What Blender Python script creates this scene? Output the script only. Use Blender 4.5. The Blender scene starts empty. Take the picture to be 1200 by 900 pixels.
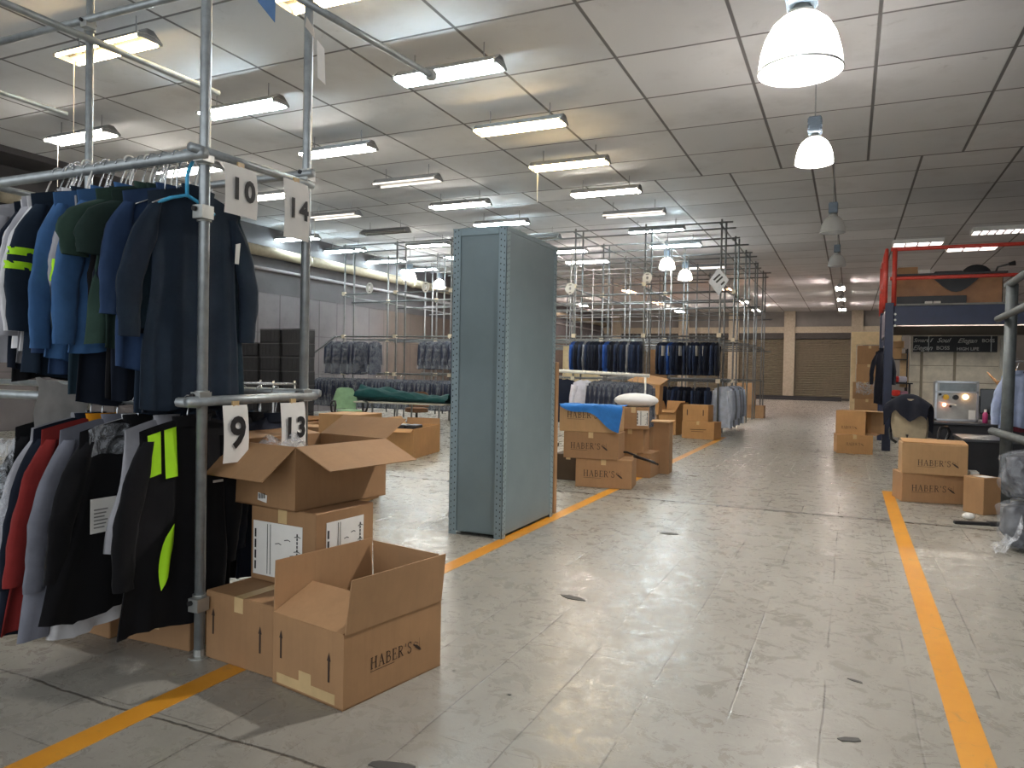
import bpy, math, random
from math import sin, cos, pi, radians, sqrt
from mathutils import Vector, Matrix
SC = bpy.context.scene
COL = SC.collection
rnd = random.Random(7)

# ------------------------------------------------------------------ camera
H = 1.4
yaw, pitch, roll = radians(24.62), radians(-0.9725), radians(1.072)
f = Vector((-sin(yaw) * cos(pitch), cos(yaw) * cos(pitch), sin(pitch)))
r = Vector((cos(yaw), sin(yaw), 0)); u = r.cross(f)
r2 = r * cos(roll) + u * sin(roll); u2 = -r * sin(roll) + u * cos(roll)
cd = bpy.data.cameras.new('camera'); cam = bpy.data.objects.new('camera', cd); COL.objects.link(cam)
m = Matrix((r2, u2, -f)).transposed().to_4x4(); m.translation = (0, 0, H); cam.matrix_world = m
cd.sensor_fit = 'HORIZONTAL'; cd.sensor_width = 36; cd.lens = 36 * 862.5 / 1200
cd.clip_start = .05; cd.clip_end = 200
SC.camera = cam
SC.view_settings.view_transform = 'Standard'; SC.view_settings.look = 'None'
SC.view_settings.gamma = 1; SC.view_settings.use_curve_mapping = False
SC.view_settings.exposure = 1.34
SC.cycles.transparent_max_bounces = 24

# ------------------------------------------------------------------ materials
class NT:
    def __init__(s, name):
        s.m = bpy.data.materials.new(name); s.m.use_nodes = True
        s.t = s.m.node_tree; s.t.nodes.clear()
        s.out = s.t.nodes.new('ShaderNodeOutputMaterial')
        s.tc = None
    def n(s, typ, ins=None, **kw):
        d = s.t.nodes.new(typ)
        for k, v in kw.items(): setattr(d, k, v)
        for k, v in (ins or {}).items():
            if hasattr(v, 'is_linked') or isinstance(v, bpy.types.NodeSocket): s.t.links.new(v, d.inputs[k])
            else: d.inputs[k].default_value = v
        return d
    def obj(s):
        if not s.tc: s.tc = s.n('ShaderNodeTexCoord')
        return s.tc.outputs['Object']
    def math(s, op, a, b=0.0, c=0.0, clamp=False):
        return s.n('ShaderNodeMath', {0: a, 1: b, 2: c}, operation=op, use_clamp=clamp).outputs[0]
    def noise(s, scale, detail=3, rough=.5, vec=None, dist=0.0):
        return s.n('ShaderNodeTexNoise', {'Vector': vec or s.obj(), 'Scale': scale, 'Detail': detail, 'Roughness': rough, 'Distortion': dist}).outputs['Fac']
    def ramp(s, fac, a, b):
        return s.n('ShaderNodeMapRange', {0: fac, 1: a, 2: b, 3: 0.0, 4: 1.0}, clamp=True).outputs[0]
    def mix(s, fac, a, b):
        d = s.n('ShaderNodeMix', data_type='RGBA')
        for k, v in ((0, fac), (6, a), (7, b)):
            if isinstance(v, bpy.types.NodeSocket): s.t.links.new(v, d.inputs[k])
            else: d.inputs[k].default_value = v if k == 0 else (*v[:3], 1)
        return d.outputs[2]
    def scalevec(s, v):
        return s.n('ShaderNodeMapping', {'Vector': s.obj(), 'Scale': v}).outputs[0]
    def bump(s, h, strength=.3, dist=.01):
        return s.n('ShaderNodeBump', {'Height': h, 'Strength': strength, 'Distance': dist}).outputs[0]
    def principled(s, **ins):
        d = s.n('ShaderNodeBsdfPrincipled')
        for k, v in ins.items():
            k = k.replace('_', ' ')
            if isinstance(v, bpy.types.NodeSocket): s.t.links.new(v, d.inputs[k])
            else: d.inputs[k].default_value = (*v, 1) if isinstance(v, tuple) and len(v) == 3 else v
        s.t.links.new(d.outputs[0], s.out.inputs[0]); return d

def lin(r_, g_, b_):
    c = lambda x: (x / 255 / 12.92) if x <= 10.3 else ((x / 255 + .055) / 1.055) ** 2.4
    return (c(r_), c(g_), c(b_))
MATS = {}
def mat(name, col, rough=.6, metal=0.0, var=.12, scale=9.0, bump=0.0, bscale=60., **kw):
    if name in MATS: return MATS[name]
    t = NT(name)
    nz = t.noise(scale, 4, .6)
    dark = tuple(c * (1 - var) for c in col); light = tuple(min(1, c * (1 + var)) for c in col)
    args = dict(Base_Color=t.mix(t.ramp(nz, .3, .7), dark, light), Roughness=rough, Metallic=metal)
    if bump: args['Normal'] = t.bump(t.noise(bscale, 3), bump, .004)
    args.update(kw)
    t.principled(**args)
    MATS[name] = t.m; return t.m
def emit(name, col, s):
    if name in MATS: return MATS[name]
    t = NT(name); e = t.n('ShaderNodeEmission', {'Color': (*col, 1), 'Strength': s})
    t.t.links.new(e.outputs[0], t.out.inputs[0]); MATS[name] = t.m; return t.m
def plastic(name='clear_film', alpha=.35, col=(.9, .93, .97), rough=.22, bs=28.):
    if name in MATS: return MATS[name]
    t = NT(name)
    p = t.n('ShaderNodeBsdfPrincipled', {'Base Color': (*col, 1), 'Roughness': rough, 'Normal': t.bump(t.noise(bs, 4, .65, dist=1.5), 1.0, .03)})
    tr = t.n('ShaderNodeBsdfTransparent')
    a = t.math('MULTIPLY', t.ramp(t.noise(bs * .6, 5, .7, dist=2.), .35, .8), alpha * 2, clamp=True)
    mx = t.n('ShaderNodeMixShader', {0: a, 1: tr.outputs[0], 2: p.outputs[0]})
    t.t.links.new(mx.outputs[0], t.out.inputs[0]); MATS[name] = t.m; return t.m
def fabric(col, sheen=.06):
    k = 'fabric_%02x%02x%02x' % tuple(int(min(1, c) ** .45 * 255) for c in col)
    if k in MATS: return MATS[k]
    t = NT(k)
    nz = t.noise(7, 4, .6); wv = t.noise(420, 1)
    c = t.mix(t.ramp(nz, .3, .7), tuple(x * .82 for x in col), tuple(min(1, x * 1.15) for x in col))
    t.principled(Base_Color=c, Roughness=.85, Normal=t.bump(wv, .25, .002), Sheen_Weight=sheen, Sheen_Roughness=.5, Specular_IOR_Level=.18)
    MATS[k] = t.m; return t.m

def m_floor():
    t = NT('worn_floor'); o = t.obj()
    sp = t.n('ShaderNodeSeparateXYZ', {0: o}); x, y = sp.outputs[0], sp.outputs[1]
    wob = t.math('MULTIPLY', t.math('SUBTRACT', t.noise(2.5, 3), .5), .018)
    def grid(c, off, w, step=.352):
        q = t.math('FRACT', t.math('DIVIDE', t.math('ADD', t.math('ADD', c, wob), off), step))
        d = t.math('ABSOLUTE', t.math('SUBTRACT', q, .5))
        return t.ramp(d, .5 - w / step, .5 - w / step * .35)
    gx = grid(x, .068 + .0, .0055); gy = grid(y, -2.79, .0045)
    g = t.math('MAXIMUM', t.math('MULTIPLY', gx, t.ramp(t.noise(1.1, 4, .6), .43, .56)), t.math('MULTIPLY', gy, t.ramp(t.noise(1.7, 4, .6, dist=.5), .5, .62)))
    def joint(pos, w):
        d = t.math('ABSOLUTE', t.math('SUBTRACT', t.math('ADD', y, t.math('MULTIPLY', t.math('SUBTRACT', t.noise(1.6, 5, .65), .5), .10)), pos))
        return t.math('SUBTRACT', 1.0, t.ramp(d, w * .4, w))
    j = t.math('MAXIMUM', joint(8.12, .05), t.math('MULTIPLY', joint(2.06, .009), t.math('LESS_THAN', x, -1.45)))
    j = t.math('MAXIMUM', j, t.math('MULTIPLY', joint(15.0, .09), .4))
    n1 = t.noise(.7, 5, .6); n2 = t.noise(5, 6, .7)
    base = t.mix(t.ramp(n1, .32, .68), lin(138, 134, 125), lin(156, 153, 144))
    base = t.mix(t.math('MULTIPLY', t.ramp(n2, .42, .8), .3), base, lin(120, 116, 108))
    st = t.noise(3.0, 5, .75, vec=t.scalevec((1.0, .22, 1)), dist=.6)
    base = t.mix(t.math('MULTIPLY', t.ramp(st, .5, .85), .22), base, lin(108, 103, 96))
    sc = t.noise(11.0, 5, .85, vec=t.scalevec((.6, 1.9, 1)), dist=1.0)
    base = t.mix(t.math('MULTIPLY', t.ramp(sc, .69, .74), .5), base, lin(88, 84, 78))
    wt = t.noise(14, 5, .75, dist=1.2)
    base = t.mix(t.math('MULTIPLY', t.ramp(wt, .6, .85), .15), base, lin(205, 203, 196))
    s2 = t.noise(26, 3, .8, vec=t.scalevec((.25, 1.6, 1)), dist=.3)
    base = t.mix(t.math('MULTIPLY', t.ramp(s2, .64, .72), .5), base, lin(84, 80, 74))
    s3 = t.noise(22, 3, .8, vec=t.scalevec((2.0, .3, 1)), dist=.3)
    base = t.mix(t.math('MULTIPLY', t.ramp(s3, .66, .74), .4), base, lin(84, 80, 74))
    sk = t.n('ShaderNodeTexVoronoi', {'Vector': o, 'Scale': 2.6, 'Randomness': 1.0})
    base = t.mix(t.math('MULTIPLY', t.math('SUBTRACT', 1.0, t.ramp(sk.outputs['Distance'], .02, .042)), t.ramp(t.noise(1.3, 2), .38, .46)), base, lin(52, 50, 47))
    base = t.mix(t.math('MULTIPLY', g, .72), base, lin(76, 72, 68))
    base = t.mix(t.math('MULTIPLY', j, .85), base, lin(58, 55, 52))
    hgt = t.math('SUBTRACT', t.math('MULTIPLY', n2, .4), t.math('ADD', g, j))
    rg = t.n('ShaderNodeMapRange', {0: t.noise(7, 6, .8, dist=1.), 1: .34, 2: .64, 3: .15, 4: .46}).outputs[0]
    hb = t.math('ADD', hgt, t.math('MULTIPLY', t.noise(9, 5, .65), .9))
    t.principled(Base_Color=base, Roughness=rg, Normal=t.bump(hb, .22, .012), Specular_IOR_Level=.45)
    return t.m
def m_ceiling():
    t = NT('ceiling_tiles'); o = t.obj()
    sp = t.n('ShaderNodeSeparateXYZ', {0: o}); x, y = sp.outputs[0], sp.outputs[1]
    z2 = t.math('GREATER_THAN', y, 15.3); rt = t.math('MULTIPLY', t.math('GREATER_THAN', x, -.38), z2); lf = t.math('SUBTRACT', z2, rt)
    xo = t.math('ADD', t.math('ADD', x, -.216 + 15.23), t.math('ADD', t.math('MULTIPLY', rt, .635), t.math('MULTIPLY', lf, .976)))
    yo = t.math('ADD', t.math('ADD', y, -7.67 + 15.23), t.math('MULTIPLY', z2, -1.05))
    def line(c, w):
        d = t.math('ABSOLUTE', t.math('SUBTRACT', t.math('FRACT', t.math('DIVIDE', c, 1.523)), .5))
        return t.ramp(d, .5 - w / 1.523, .5 - w / 1.523 * .6)
    lx = line(xo, .027); ly = line(yo, .024)
    hard = t.math('MULTIPLY', z2, t.math('SUBTRACT', 1.0, t.ramp(t.math('ABSOLUTE', t.math('ADD', x, .38)), .012, .022)))
    brk = t.math('SUBTRACT', 1.0, t.ramp(t.math('ABSOLUTE', t.math('SUBTRACT', y, 15.3)), .012, .022))
    g = t.math('MAXIMUM', t.math('MAXIMUM', lx, t.math('MULTIPLY', ly, .95)), t.math('MAXIMUM', hard, brk))
    cx = t.math('FLOOR', t.math('DIVIDE', xo, 1.523)); cy = t.math('FLOOR', t.math('DIVIDE', yo, 1.523))
    cv = t.n('ShaderNodeCombineXYZ', {0: cx, 1: cy, 2: z2})
    wn = t.n('ShaderNodeTexWhiteNoise', {0: cv.outputs[0]}, noise_dimensions='3D')
    n1 = t.noise(.9, 5, .62); n2 = t.noise(2.6, 5, .7, dist=.8)
    base = t.mix(wn.outputs[0], lin(203, 205, 208), lin(224, 225, 227))
    base = t.mix(t.math('MULTIPLY', t.ramp(n1, .5, .75), .35), base, lin(160, 159, 158))
    base = t.mix(t.math('MULTIPLY', t.ramp(n2, .62, .8), .35), base, lin(122, 118, 114))
    base = t.mix(t.math('MULTIPLY', g, .85), base, lin(70, 67, 68))
    nrm = t.n('ShaderNodeBump', {'Height': t.math('ADD', t.math('MULTIPLY', g, -1.), t.math('MULTIPLY', n1, 1.6)), 'Strength': .35, 'Distance': .03}).outputs[0]
    t.principled(Base_Color=base, Roughness=.75, Normal=nrm)
    return t.m
def m_wall(name, a, b, stripe=None):
    t = NT(name); n = t.noise(.8, 5, .6); n2 = t.noise(4, 5, .7)
    c = t.mix(t.ramp(n, .3, .7), a, b)
    c = t.mix(t.math('MULTIPLY', t.ramp(n2, .55, .8), .3), c, tuple(x * .6 for x in a))
    t.principled(Base_Color=c, Roughness=.8, Normal=t.bump(n2, .2, .01)); return t.m
def m_line():
    t = NT('yellow_floor_paint'); n = t.noise(9, 6, .75, dist=1.); n2 = t.noise(1.8, 4, .7)
    c = t.mix(t.ramp(n2, .3, .7), lin(196, 130, 30), lin(214, 150, 48))
    c = t.mix(t.math('MULTIPLY', t.ramp(n, .56, .7), .55), c, lin(150, 125, 80))
    t.principled(Base_Color=c, Roughness=.42); return t.m
def m_card(name, c, rough=.75):
    if name in MATS: return MATS[name]
    t = NT(name)
    n = t.noise(3.2, 5, .65); st = t.noise(40, 3, .6, vec=t.scalevec((1, 1, .06)))
    col = t.mix(t.ramp(n, .3, .72), tuple(x * .88 for x in c), tuple(min(1, x * 1.1) for x in c))
    col = t.mix(t.math('MULTIPLY', t.ramp(st, .45, .75), .22), col, tuple(x * .7 for x in c))
    t.principled(Base_Color=col, Roughness=rough, Normal=t.bump(st, .12, .004)); MATS[name] = t.m; return t.m

CARD = m_card('cardboard', lin(162, 124, 86))
CARD_P = m_card('cardboard_pale', lin(176, 140, 98))
CARD_O = m_card('cardboard_orange', lin(182, 138, 90))
CARD_D = m_card('cardboard_brown', lin(152, 116, 80))
CARD_I = m_card('cardboard_inside', lin(168, 130, 92))
INK = mat('print_ink', lin(52, 36, 26), .7)
BLACKINK = mat('black_ink', lin(28, 27, 28), .6)
TAPE = mat('packing_tape', lin(196, 168, 122), .35)
PAPER = mat('white_paper', lin(226, 224, 218), .7, var=.04)
PAPER_G = mat('grey_paper', lin(196, 192, 184), .7, var=.06)
GALV = mat('galvanised_tube', lin(160, 166, 168), .4, .6, var=.2, scale=14)
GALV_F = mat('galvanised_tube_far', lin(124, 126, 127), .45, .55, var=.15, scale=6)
CLAMP = mat('clamp_metal', lin(178, 180, 176), .4, .7)
CLAMPD = mat('clamp_hole', lin(26, 26, 28), .6)
STEEL = mat('grey_green_steel', lin(116, 131, 135), .38, .25, var=.07, scale=2.5, bump=.05, bscale=8)
STEELL = mat('light_steel_post', lin(132, 150, 156), .35, .25, var=.06)
STEELD = mat('slot_dark', lin(34, 40, 42), .7)
HOUSE = mat('fixture_housing', lin(138, 140, 142), .5, .2)
REFL = mat('fixture_reflector', lin(225, 224, 218), .45, 0, var=.03)
CHROME = mat('hanger_wire', lin(206, 210, 214), .25, .9)
NAVYP = mat('navy_paint', lin(28, 38, 66), .4, .1)
REDP = mat('red_paint', lin(186, 58, 46), .4, .0)
WHITEP = mat('white_enamel', lin(226, 224, 218), .35)
BLK = mat('black_plastic', lin(30, 30, 33), .45)
BLKM = mat('black_matt', lin(24, 25, 30), .65)
WOODB = mat('brown_laminate', lin(150, 104, 62), .45, var=.18, scale=5)
GREYPOST = mat('grey_weathered_post', lin(92, 97, 98), .55, .4, var=.2)
BEIGE = mat('beige_column', lin(176, 166, 146), .7)
FILM = plastic()
FILM2 = plastic('clear_film_heavy', .40, (.80, .84, .90), .2, 16.)
FILM3 = plastic('clear_film_cover', .22, (.74, .80, .90), .2, 6.)
POLY = mat('white_poly', lin(222, 222, 222), .4, var=.05, bump=.6, bscale=18)

# ------------------------------------------------------------------ mesh builder
class MB:
    def __init__(s): s.v = []; s.f = []; s.mi = []; s.k = 0; s.M = None
    def p(s, co):
        co = Vector(co)
        s.v.append(s.M @ co if s.M else co); return len(s.v) - 1
    def face(s, ids): s.f.append(tuple(ids)); s.mi.append(s.k)
    def box(s, a, b):
        x0, y0, z0 = a; x1, y1, z1 = b
        i = [s.p(c) for c in ((x0, y0, z0), (x1, y0, z0), (x1, y1, z0), (x0, y1, z0), (x0, y0, z1), (x1, y0, z1), (x1, y1, z1), (x0, y1, z1))]
        for q in ((0, 3, 2, 1), (4, 5, 6, 7), (0, 1, 5, 4), (1, 2, 6, 5), (2, 3, 7, 6), (3, 0, 4, 7)): s.face([i[k] for k in q])
        return s
    def cbox(s, c, d): return s.box([c[i] - d[i] / 2 for i in range(3)], [c[i] + d[i] / 2 for i in range(3)])
    def bbox(s, a, b, e=.004):   # box with chamfered edges
        x0, y0, z0 = a; x1, y1, z1 = b
        import itertools
        idx = {}
        for cx, cy, cz in itertools.product((0, 1), repeat=3):
            X = (x0, x1)[cx]; Y = (y0, y1)[cy]; Z = (z0, z1)[cz]
            sx, sy, sz = (e, -e)[cx], (e, -e)[cy], (e, -e)[cz]
            idx[cx, cy, cz, 'x'] = s.p((X, Y + sy, Z + sz)); idx[cx, cy, cz, 'y'] = s.p((X + sx, Y, Z + sz)); idx[cx, cy, cz, 'z'] = s.p((X + sx, Y + sy, Z))
        for ax, (u_, w_) in (('x', (1, 2)), ('y', (2, 0)), ('z', (0, 1))):
            for sd in (0, 1):
                q = []
                for a_, b_ in ((0, 0), (1, 0), (1, 1), (0, 1)):
                    c = [0, 0, 0]; c['xyz'.index(ax)] = sd; c[u_] = a_; c[w_] = b_
                    q.append(idx[(*c, ax)])
                s.face(q if sd else q[::-1])
        for ax in range(3):
            o1, o2 = [(1, 2), (2, 0), (0, 1)][ax]
            for a_, b_ in itertools.product((0, 1), repeat=2):
                c0 = [0, 0, 0]; c0[o1] = a_; c0[o2] = b_; c1 = list(c0); c1[ax] = 1
                n1, n2 = 'xyz'[o1], 'xyz'[o2]
                q = [idx[(*c0, n1)], idx[(*c1, n1)], idx[(*c1, n2)], idx[(*c0, n2)]]
                s.face(q if (a_ == b_) else q[::-1])
        for c in itertools.product((0, 1), repeat=3):
            q = [idx[(*c, 'x')], idx[(*c, 'y')], idx[(*c, 'z')]]
            s.face(q if sum(c) % 2 else q[::-1])
        return s
    def tube(s, p0, p1, r0, n=8, r1=None, cap=True): return s.poly([p0, p1], [r0, r0 if r1 is None else r1], n, cap)
    def poly(s, pts, rad, n=8, cap=True, flat=None):
        pts = [Vector(p) for p in pts]
        if not isinstance(rad, (list, tuple)): rad = [rad] * len(pts)
        rings = []; ref = None
        for i, p in enumerate(pts):
            d = (pts[min(i + 1, len(pts) - 1)] - pts[max(i - 1, 0)]).normalized()
            if ref is None:
                ref = Vector((0, 1, 0)) if abs(d.y) < .9 else Vector((1, 0, 0))
            a = (ref - d * ref.dot(d)).normalized(); b = d.cross(a); ref = a
            fl = flat or 1
            rings.append([s.p(p + (a * cos(2 * pi * k / n) * fl + b * sin(2 * pi * k / n)) * rad[i]) for k in range(n)])
        for i in range(len(rings) - 1):
            for k in range(n):
                s.face((rings[i][k], rings[i][(k + 1) % n], rings[i + 1][(k + 1) % n], rings[i + 1][k]))
        if cap: s.face(rings[0][::-1]); s.face(rings[-1])
        return s
    def lathe(s, prof, n=20, c=(0, 0, 0), cap=False):
        rings = []
        for r_, z in prof:
            rings.append([s.p((c[0] + r_ * cos(2 * pi * k / n), c[1] + r_ * sin(2 * pi * k / n), c[2] + z)) for k in range(n)])
        for i in range(len(rings) - 1):
            for k in range(n): s.face((rings[i][k], rings[i][(k + 1) % n], rings[i + 1][(k + 1) % n], rings[i + 1][k]))
        if cap: s.face(rings[0][::-1]); s.face(rings[-1])
        return s
    def quad(s, a, b, c, d): s.face([s.p(a), s.p(b), s.p(c), s.p(d)]); return s
    def slab(s, pts, n, t):     # polygon extruded along n by t
        n = Vector(n) * t; A = [s.p(p) for p in pts]; B = [s.p(Vector(p) + n) for p in pts]
        s.face(A[::-1]); s.face(B)
        for i in range(len(A)): j = (i + 1) % len(A); s.face((A[i], A[j], B[j], B[i]))
        return s
    def grid(s, fn, nu, nv, closed=False):
        ids = [[s.p(fn(i / nu, j / nv)) for i in range(nu if closed else nu + 1)] for j in range(nv + 1)]
        for j in range(nv):
            for i in range(nu):
                i2 = (i + 1) % nu if closed else i + 1
                s.face((ids[j][i], ids[j][i2], ids[j + 1][i2], ids[j + 1][i]))
        return s
    def sphere(s, c, rx, ry=None, rz=None, nu=16, nv=10):
        ry = ry or rx; rz = rz or rx
        return s.grid(lambda a, b: (c[0] + rx * sin(pi * b) * cos(2 * pi * a), c[1] + ry * sin(pi * b) * sin(2 * pi * a), c[2] + rz * cos(pi * b)), nu, nv, True)
    def mesh(s, name, mats, smooth=False):
        me = bpy.data.meshes.new(name); me.from_pydata([tuple(v) for v in s.v], [], s.f)
        for mm in (mats if isinstance(mats, (list, tuple)) else [mats]): me.materials.append(mm)
        me.polygons.foreach_set('material_index', s.mi)
        if smooth: me.polygons.foreach_set('use_smooth', [True] * len(s.f))
        me.update(); return me

def link(name, me, parent=None, loc=(0, 0, 0), rotz=0., label=None):
    o = bpy.data.objects.new(name, me); COL.objects.link(o); o.location = loc; o.rotation_euler[2] = rotz
    if parent: o.parent = parent
    if label: o['label'] = label
    return o
def tag(o, label, cat, group=None):
    assert 4 <= len(label.split()) <= 16, label
    o['label'] = label; o['category'] = cat
    if group: o['group'] = group
    return o
def thing(name, label, cat, loc=(0, 0, 0), rotz=0., group=None):
    o = bpy.data.objects.new(name, None); COL.objects.link(o); o.location = loc; o.rotation_euler[2] = rotz
    o.empty_display_size = .1
    return tag(o, label, cat, group)
def solo(name, me, label, cat, loc=(0, 0, 0), rotz=0., group=None):
    return tag(link(name, me, None, loc, rotz), label, cat, group)
def struct(name, me, loc=(0, 0, 0)):
    o = link(name, me, None, loc); o['kind'] = 'structure'; return o
def parts(root, lst):          # (name, mesh[, children[, label]])
    for it in lst:
        o = link(it[0], it[1], root)
        if len(it) > 3 and it[3]: o['label'] = it[3]
        for ch in (it[2] if len(it) > 2 and it[2] else []): link(ch[0], ch[1], o)
ORD = 'first second third fourth fifth sixth seventh eighth ninth tenth eleventh twelfth thirteenth fourteenth fifteenth sixteenth seventeenth eighteenth nineteenth twentieth'.split()
ORD += ['twenty-' + w for w in ORD[:9]] + ['thirtieth'] + ['thirty-' + w for w in ORD[:9]] + ['fortieth'] + ['forty-' + w for w in ORD[:9]] + ['fiftieth']

# ------------------------------------------------------------------ lettering (strokes as flat ribbons)
def ribbon(mb, pts, w, o, U, V, N, sc=1., lift=.0015):
    o, U, V, N = Vector(o), Vector(U), Vector(V), Vector(N)
    P = [Vector((p[0] * sc, p[1] * sc)) for p in pts]; w = w * sc / 2
    for a, b in zip(P, P[1:]):
        d = (b - a)
        if d.length < 1e-6: continue
        d.normalize(); q = Vector((-d.y, d.x)) * w; e = d * w * .35
        c = [a - e - q, b + e - q, b + e + q, a - e + q]
        mb.face([mb.p(o + U * k.x + V * k.y + N * lift) for k in c])
SER = {
 'H': (.82, [([(.14, 0), (.14, 1)], .12), ([(.66, 0), (.66, 1)], .12), ([(.14, .52), (.66, .52)], .05)] + [([(x - .13, y), (x + .13, y)], .05) for x in (.14, .66) for y in (.02, .98)]),
 'A': (.8, [([(.1, 0), (.38, 1)], .05), ([(.38, 1), (.68, 0)], .12), ([(.2, .34), (.57, .34)], .05), ([(0, .02), (.22, .02)], .05), ([(.54, .02), (.8, .02)], .05)]),
 'B': (.68, [([(.14, 0), (.14, 1)], .12), ([(.02, .98), (.36, .98), (.5, .88), (.52, .72), (.42, .56), (.14, .54)], .07), ([(.36, .54), (.54, .45), (.6, .27), (.52, .1), (.36, .02), (.02, .02)], .08)]),
 'E': (.64, [([(.14, 0), (.14, 1)], .12), ([(.02, .98), (.54, .98), (.54, .82)], .05), ([(.02, .02), (.56, .02), (.58, .2)], .05), ([(.14, .52), (.42, .52)], .05), ([(.42, .42), (.42, .62)], .05)]),
 'R': (.74, [([(.14, 0), (.14, 1)], .12), ([(.02, .98), (.38, .98), (.53, .88), (.55, .72), (.45, .55), (.14, .52)], .07), ([(.32, .52), (.62, .02)], .11), ([(.02, .02), (.28, .02)], .05), ([(.56, .02), (.74, .02)], .05)]),
 "'": (.26, [([(.12, 1), (.1, .74)], .09)]),
 'S': (.6, [([(.5, .78), (.48, .94), (.3, 1.0), (.12, .92), (.08, .74), (.2, .6), (.42, .46), (.52, .3), (.46, .1), (.28, 0), (.1, .06), (.06, .24)], .085)])}
def habers(mb, o, U, V, N, width, sc_h=None, shear=0.):
    total = sum(SER[c][0] + .1 for c in "HABER'S")
    sc = width / (total * 1.32); x = 0
    for c in "HABER'S":
        w, st = SER[c]
        for pts, wd in st: ribbon(mb, [(x + a * .96 + shear * b, b) for a, b in pts], wd, o, U, V, N, sc)
        x += w + .1
    ribbon(mb, [(0, -.22), (x * .55, -.22)], .05, o, U, V, N, sc, .0012)
    x += .1                                   # emblem: a thick slanted needle case with short ticks and a fine upright thread
    ribbon(mb, [(x, .62), (x + .3, .42)], .14, o, U, V, N, sc); ribbon(mb, [(x + .3, .42), (x + .85, .0)], .26, o, U, V, N, sc)
    ribbon(mb, [(x + .85, .0), (x + 1.0, -.12)], .12, o, U, V, N, sc)
    for a, b in (((.15, .85), (.3, .7)), ((.35, .78), (.46, .64)), ((.02, .8), (.1, .68)), ((.5, .7), (.6, .55))):
        ribbon(mb, [(x + a[0], a[1]), (x + b[0], b[1])], .05, o, U, V, N, sc)
    ribbon(mb, [(x + .78, 1.05), (x + .8, .2)], .03, o, U, V, N, sc)
def arrow_up(mb, o, U, V, N, h):
    ribbon(mb, [(0, 0), (0, .8)], .1, o, U, V, N, h); mb.face([mb.p(Vector(o) + Vector(U) * a * h + Vector(V) * b * h + Vector(N) * .0016) for a, b in ((-.1, .72), (.1, .72), (0, 1.02))])
def text_mesh(body, size, M, mt, bold=0., shear=0., space=1.0):
    cu = bpy.data.curves.new('txt', 'FONT'); cu.body = body; cu.size = size; cu.offset = bold; cu.shear = shear
    cu.space_character = space; cu.align_x = 'CENTER'; cu.align_y = 'CENTER'; cu.resolution_u = 3
    ob = bpy.data.objects.new('txt', cu); COL.objects.link(ob)
    dg = bpy.context.evaluated_depsgraph_get(); dg.update()
    me = bpy.data.meshes.new_from_object(ob.evaluated_get(dg)); me = me.copy()
    bpy.data.objects.remove(ob); bpy.data.curves.remove(cu)
    me.transform(M); me.materials.clear(); me.materials.append(mt); return me
def frame(o, U, V):
    U = Vector(U).normalized(); V = Vector(V).normalized(); N = U.cross(V)
    mm = Matrix((U, V, N)).transposed().to_4x4(); mm.translation = o; return mm

# ------------------------------------------------------------------ setting
YB, XL, XR, YF, ZC = 49.0, -15.5, 9.0, -5.0, 5.46
struct('floor', MB().box((XL, YF, -.1), (XR, YB, 0)).mesh('floor', m_floor()))
struct('ceiling', MB().box((XL, YF, ZC), (XR, YB, ZC + .1)).mesh('ceiling', m_ceiling()))
W_GREY = m_wall('grey_wall_paint', lin(84, 79, 80), lin(104, 98, 99))
W_DARK = m_wall('dark_wall_band', lin(62, 60, 62), lin(80, 77, 78))
W_BEIGE = m_wall('beige_wall_paint', lin(150, 140, 120), lin(172, 162, 140))
mb = MB(); mb.box((XL - .1, YF, 0), (XL, YB, 3.55)); mb.k = 1; mb.box((XL - .1, YF, 3.55), (XL + .01, YB, ZC))
def m_panel():
    t = NT('panelled_wall'); sp = t.n('ShaderNodeSeparateXYZ', {0: t.obj()}); y, z = sp.outputs[1], sp.outputs[2]
    n = t.noise(.8, 5, .6); n2 = t.noise(4, 5, .7)
    a = t.mix(t.ramp(n, .3, .7), lin(88, 84, 86), lin(108, 103, 105)); b = t.mix(t.ramp(n, .3, .7), lin(74, 64, 58), lin(94, 82, 74))
    c = t.mix(t.ramp(y, 21.5, 23.), a, b)
    def ln(v, step, w):
        return t.ramp(t.math('ABSOLUTE', t.math('SUBTRACT', t.math('FRACT', t.math('DIVIDE', v, step)), .5)), .5 - w / step, .5 - w / step * .4)
    g = t.math('MAXIMUM', ln(y, .9, .03), t.math('MULTIPLY', ln(z, 1.2, .02), .6))
    c = t.mix(t.math('MULTIPLY', g, .6), c, lin(52, 48, 48)); c = t.mix(t.math('MULTIPLY', t.ramp(n2, .55, .8), .3), c, lin(60, 56, 56))
    t.principled(Base_Color=c, Roughness=.8, Normal=t.bump(g, .3, .01)); return t.m
struct('wall_left', mb.mesh('wall_left', [m_panel(), W_DARK]))
struct('wall_right', MB().box((XR, YF, 0), (XR + .1, YB, ZC)).mesh('wall_right', W_GREY))
mb = MB()
mb.box((XL, YB, 0), (XR, YB + .1, ZC))
struct('wall_back', mb.mesh('wall_back', m_wall('back_wall_paint', lin(120, 118, 114), lin(138, 135, 130))))
# dark recess strip in the ceiling along the left side
struct('trim_1', MB().box((XL, YF, ZC - .12), (-14.5, 12.5, ZC)).mesh('trim_1', W_DARK))
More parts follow.
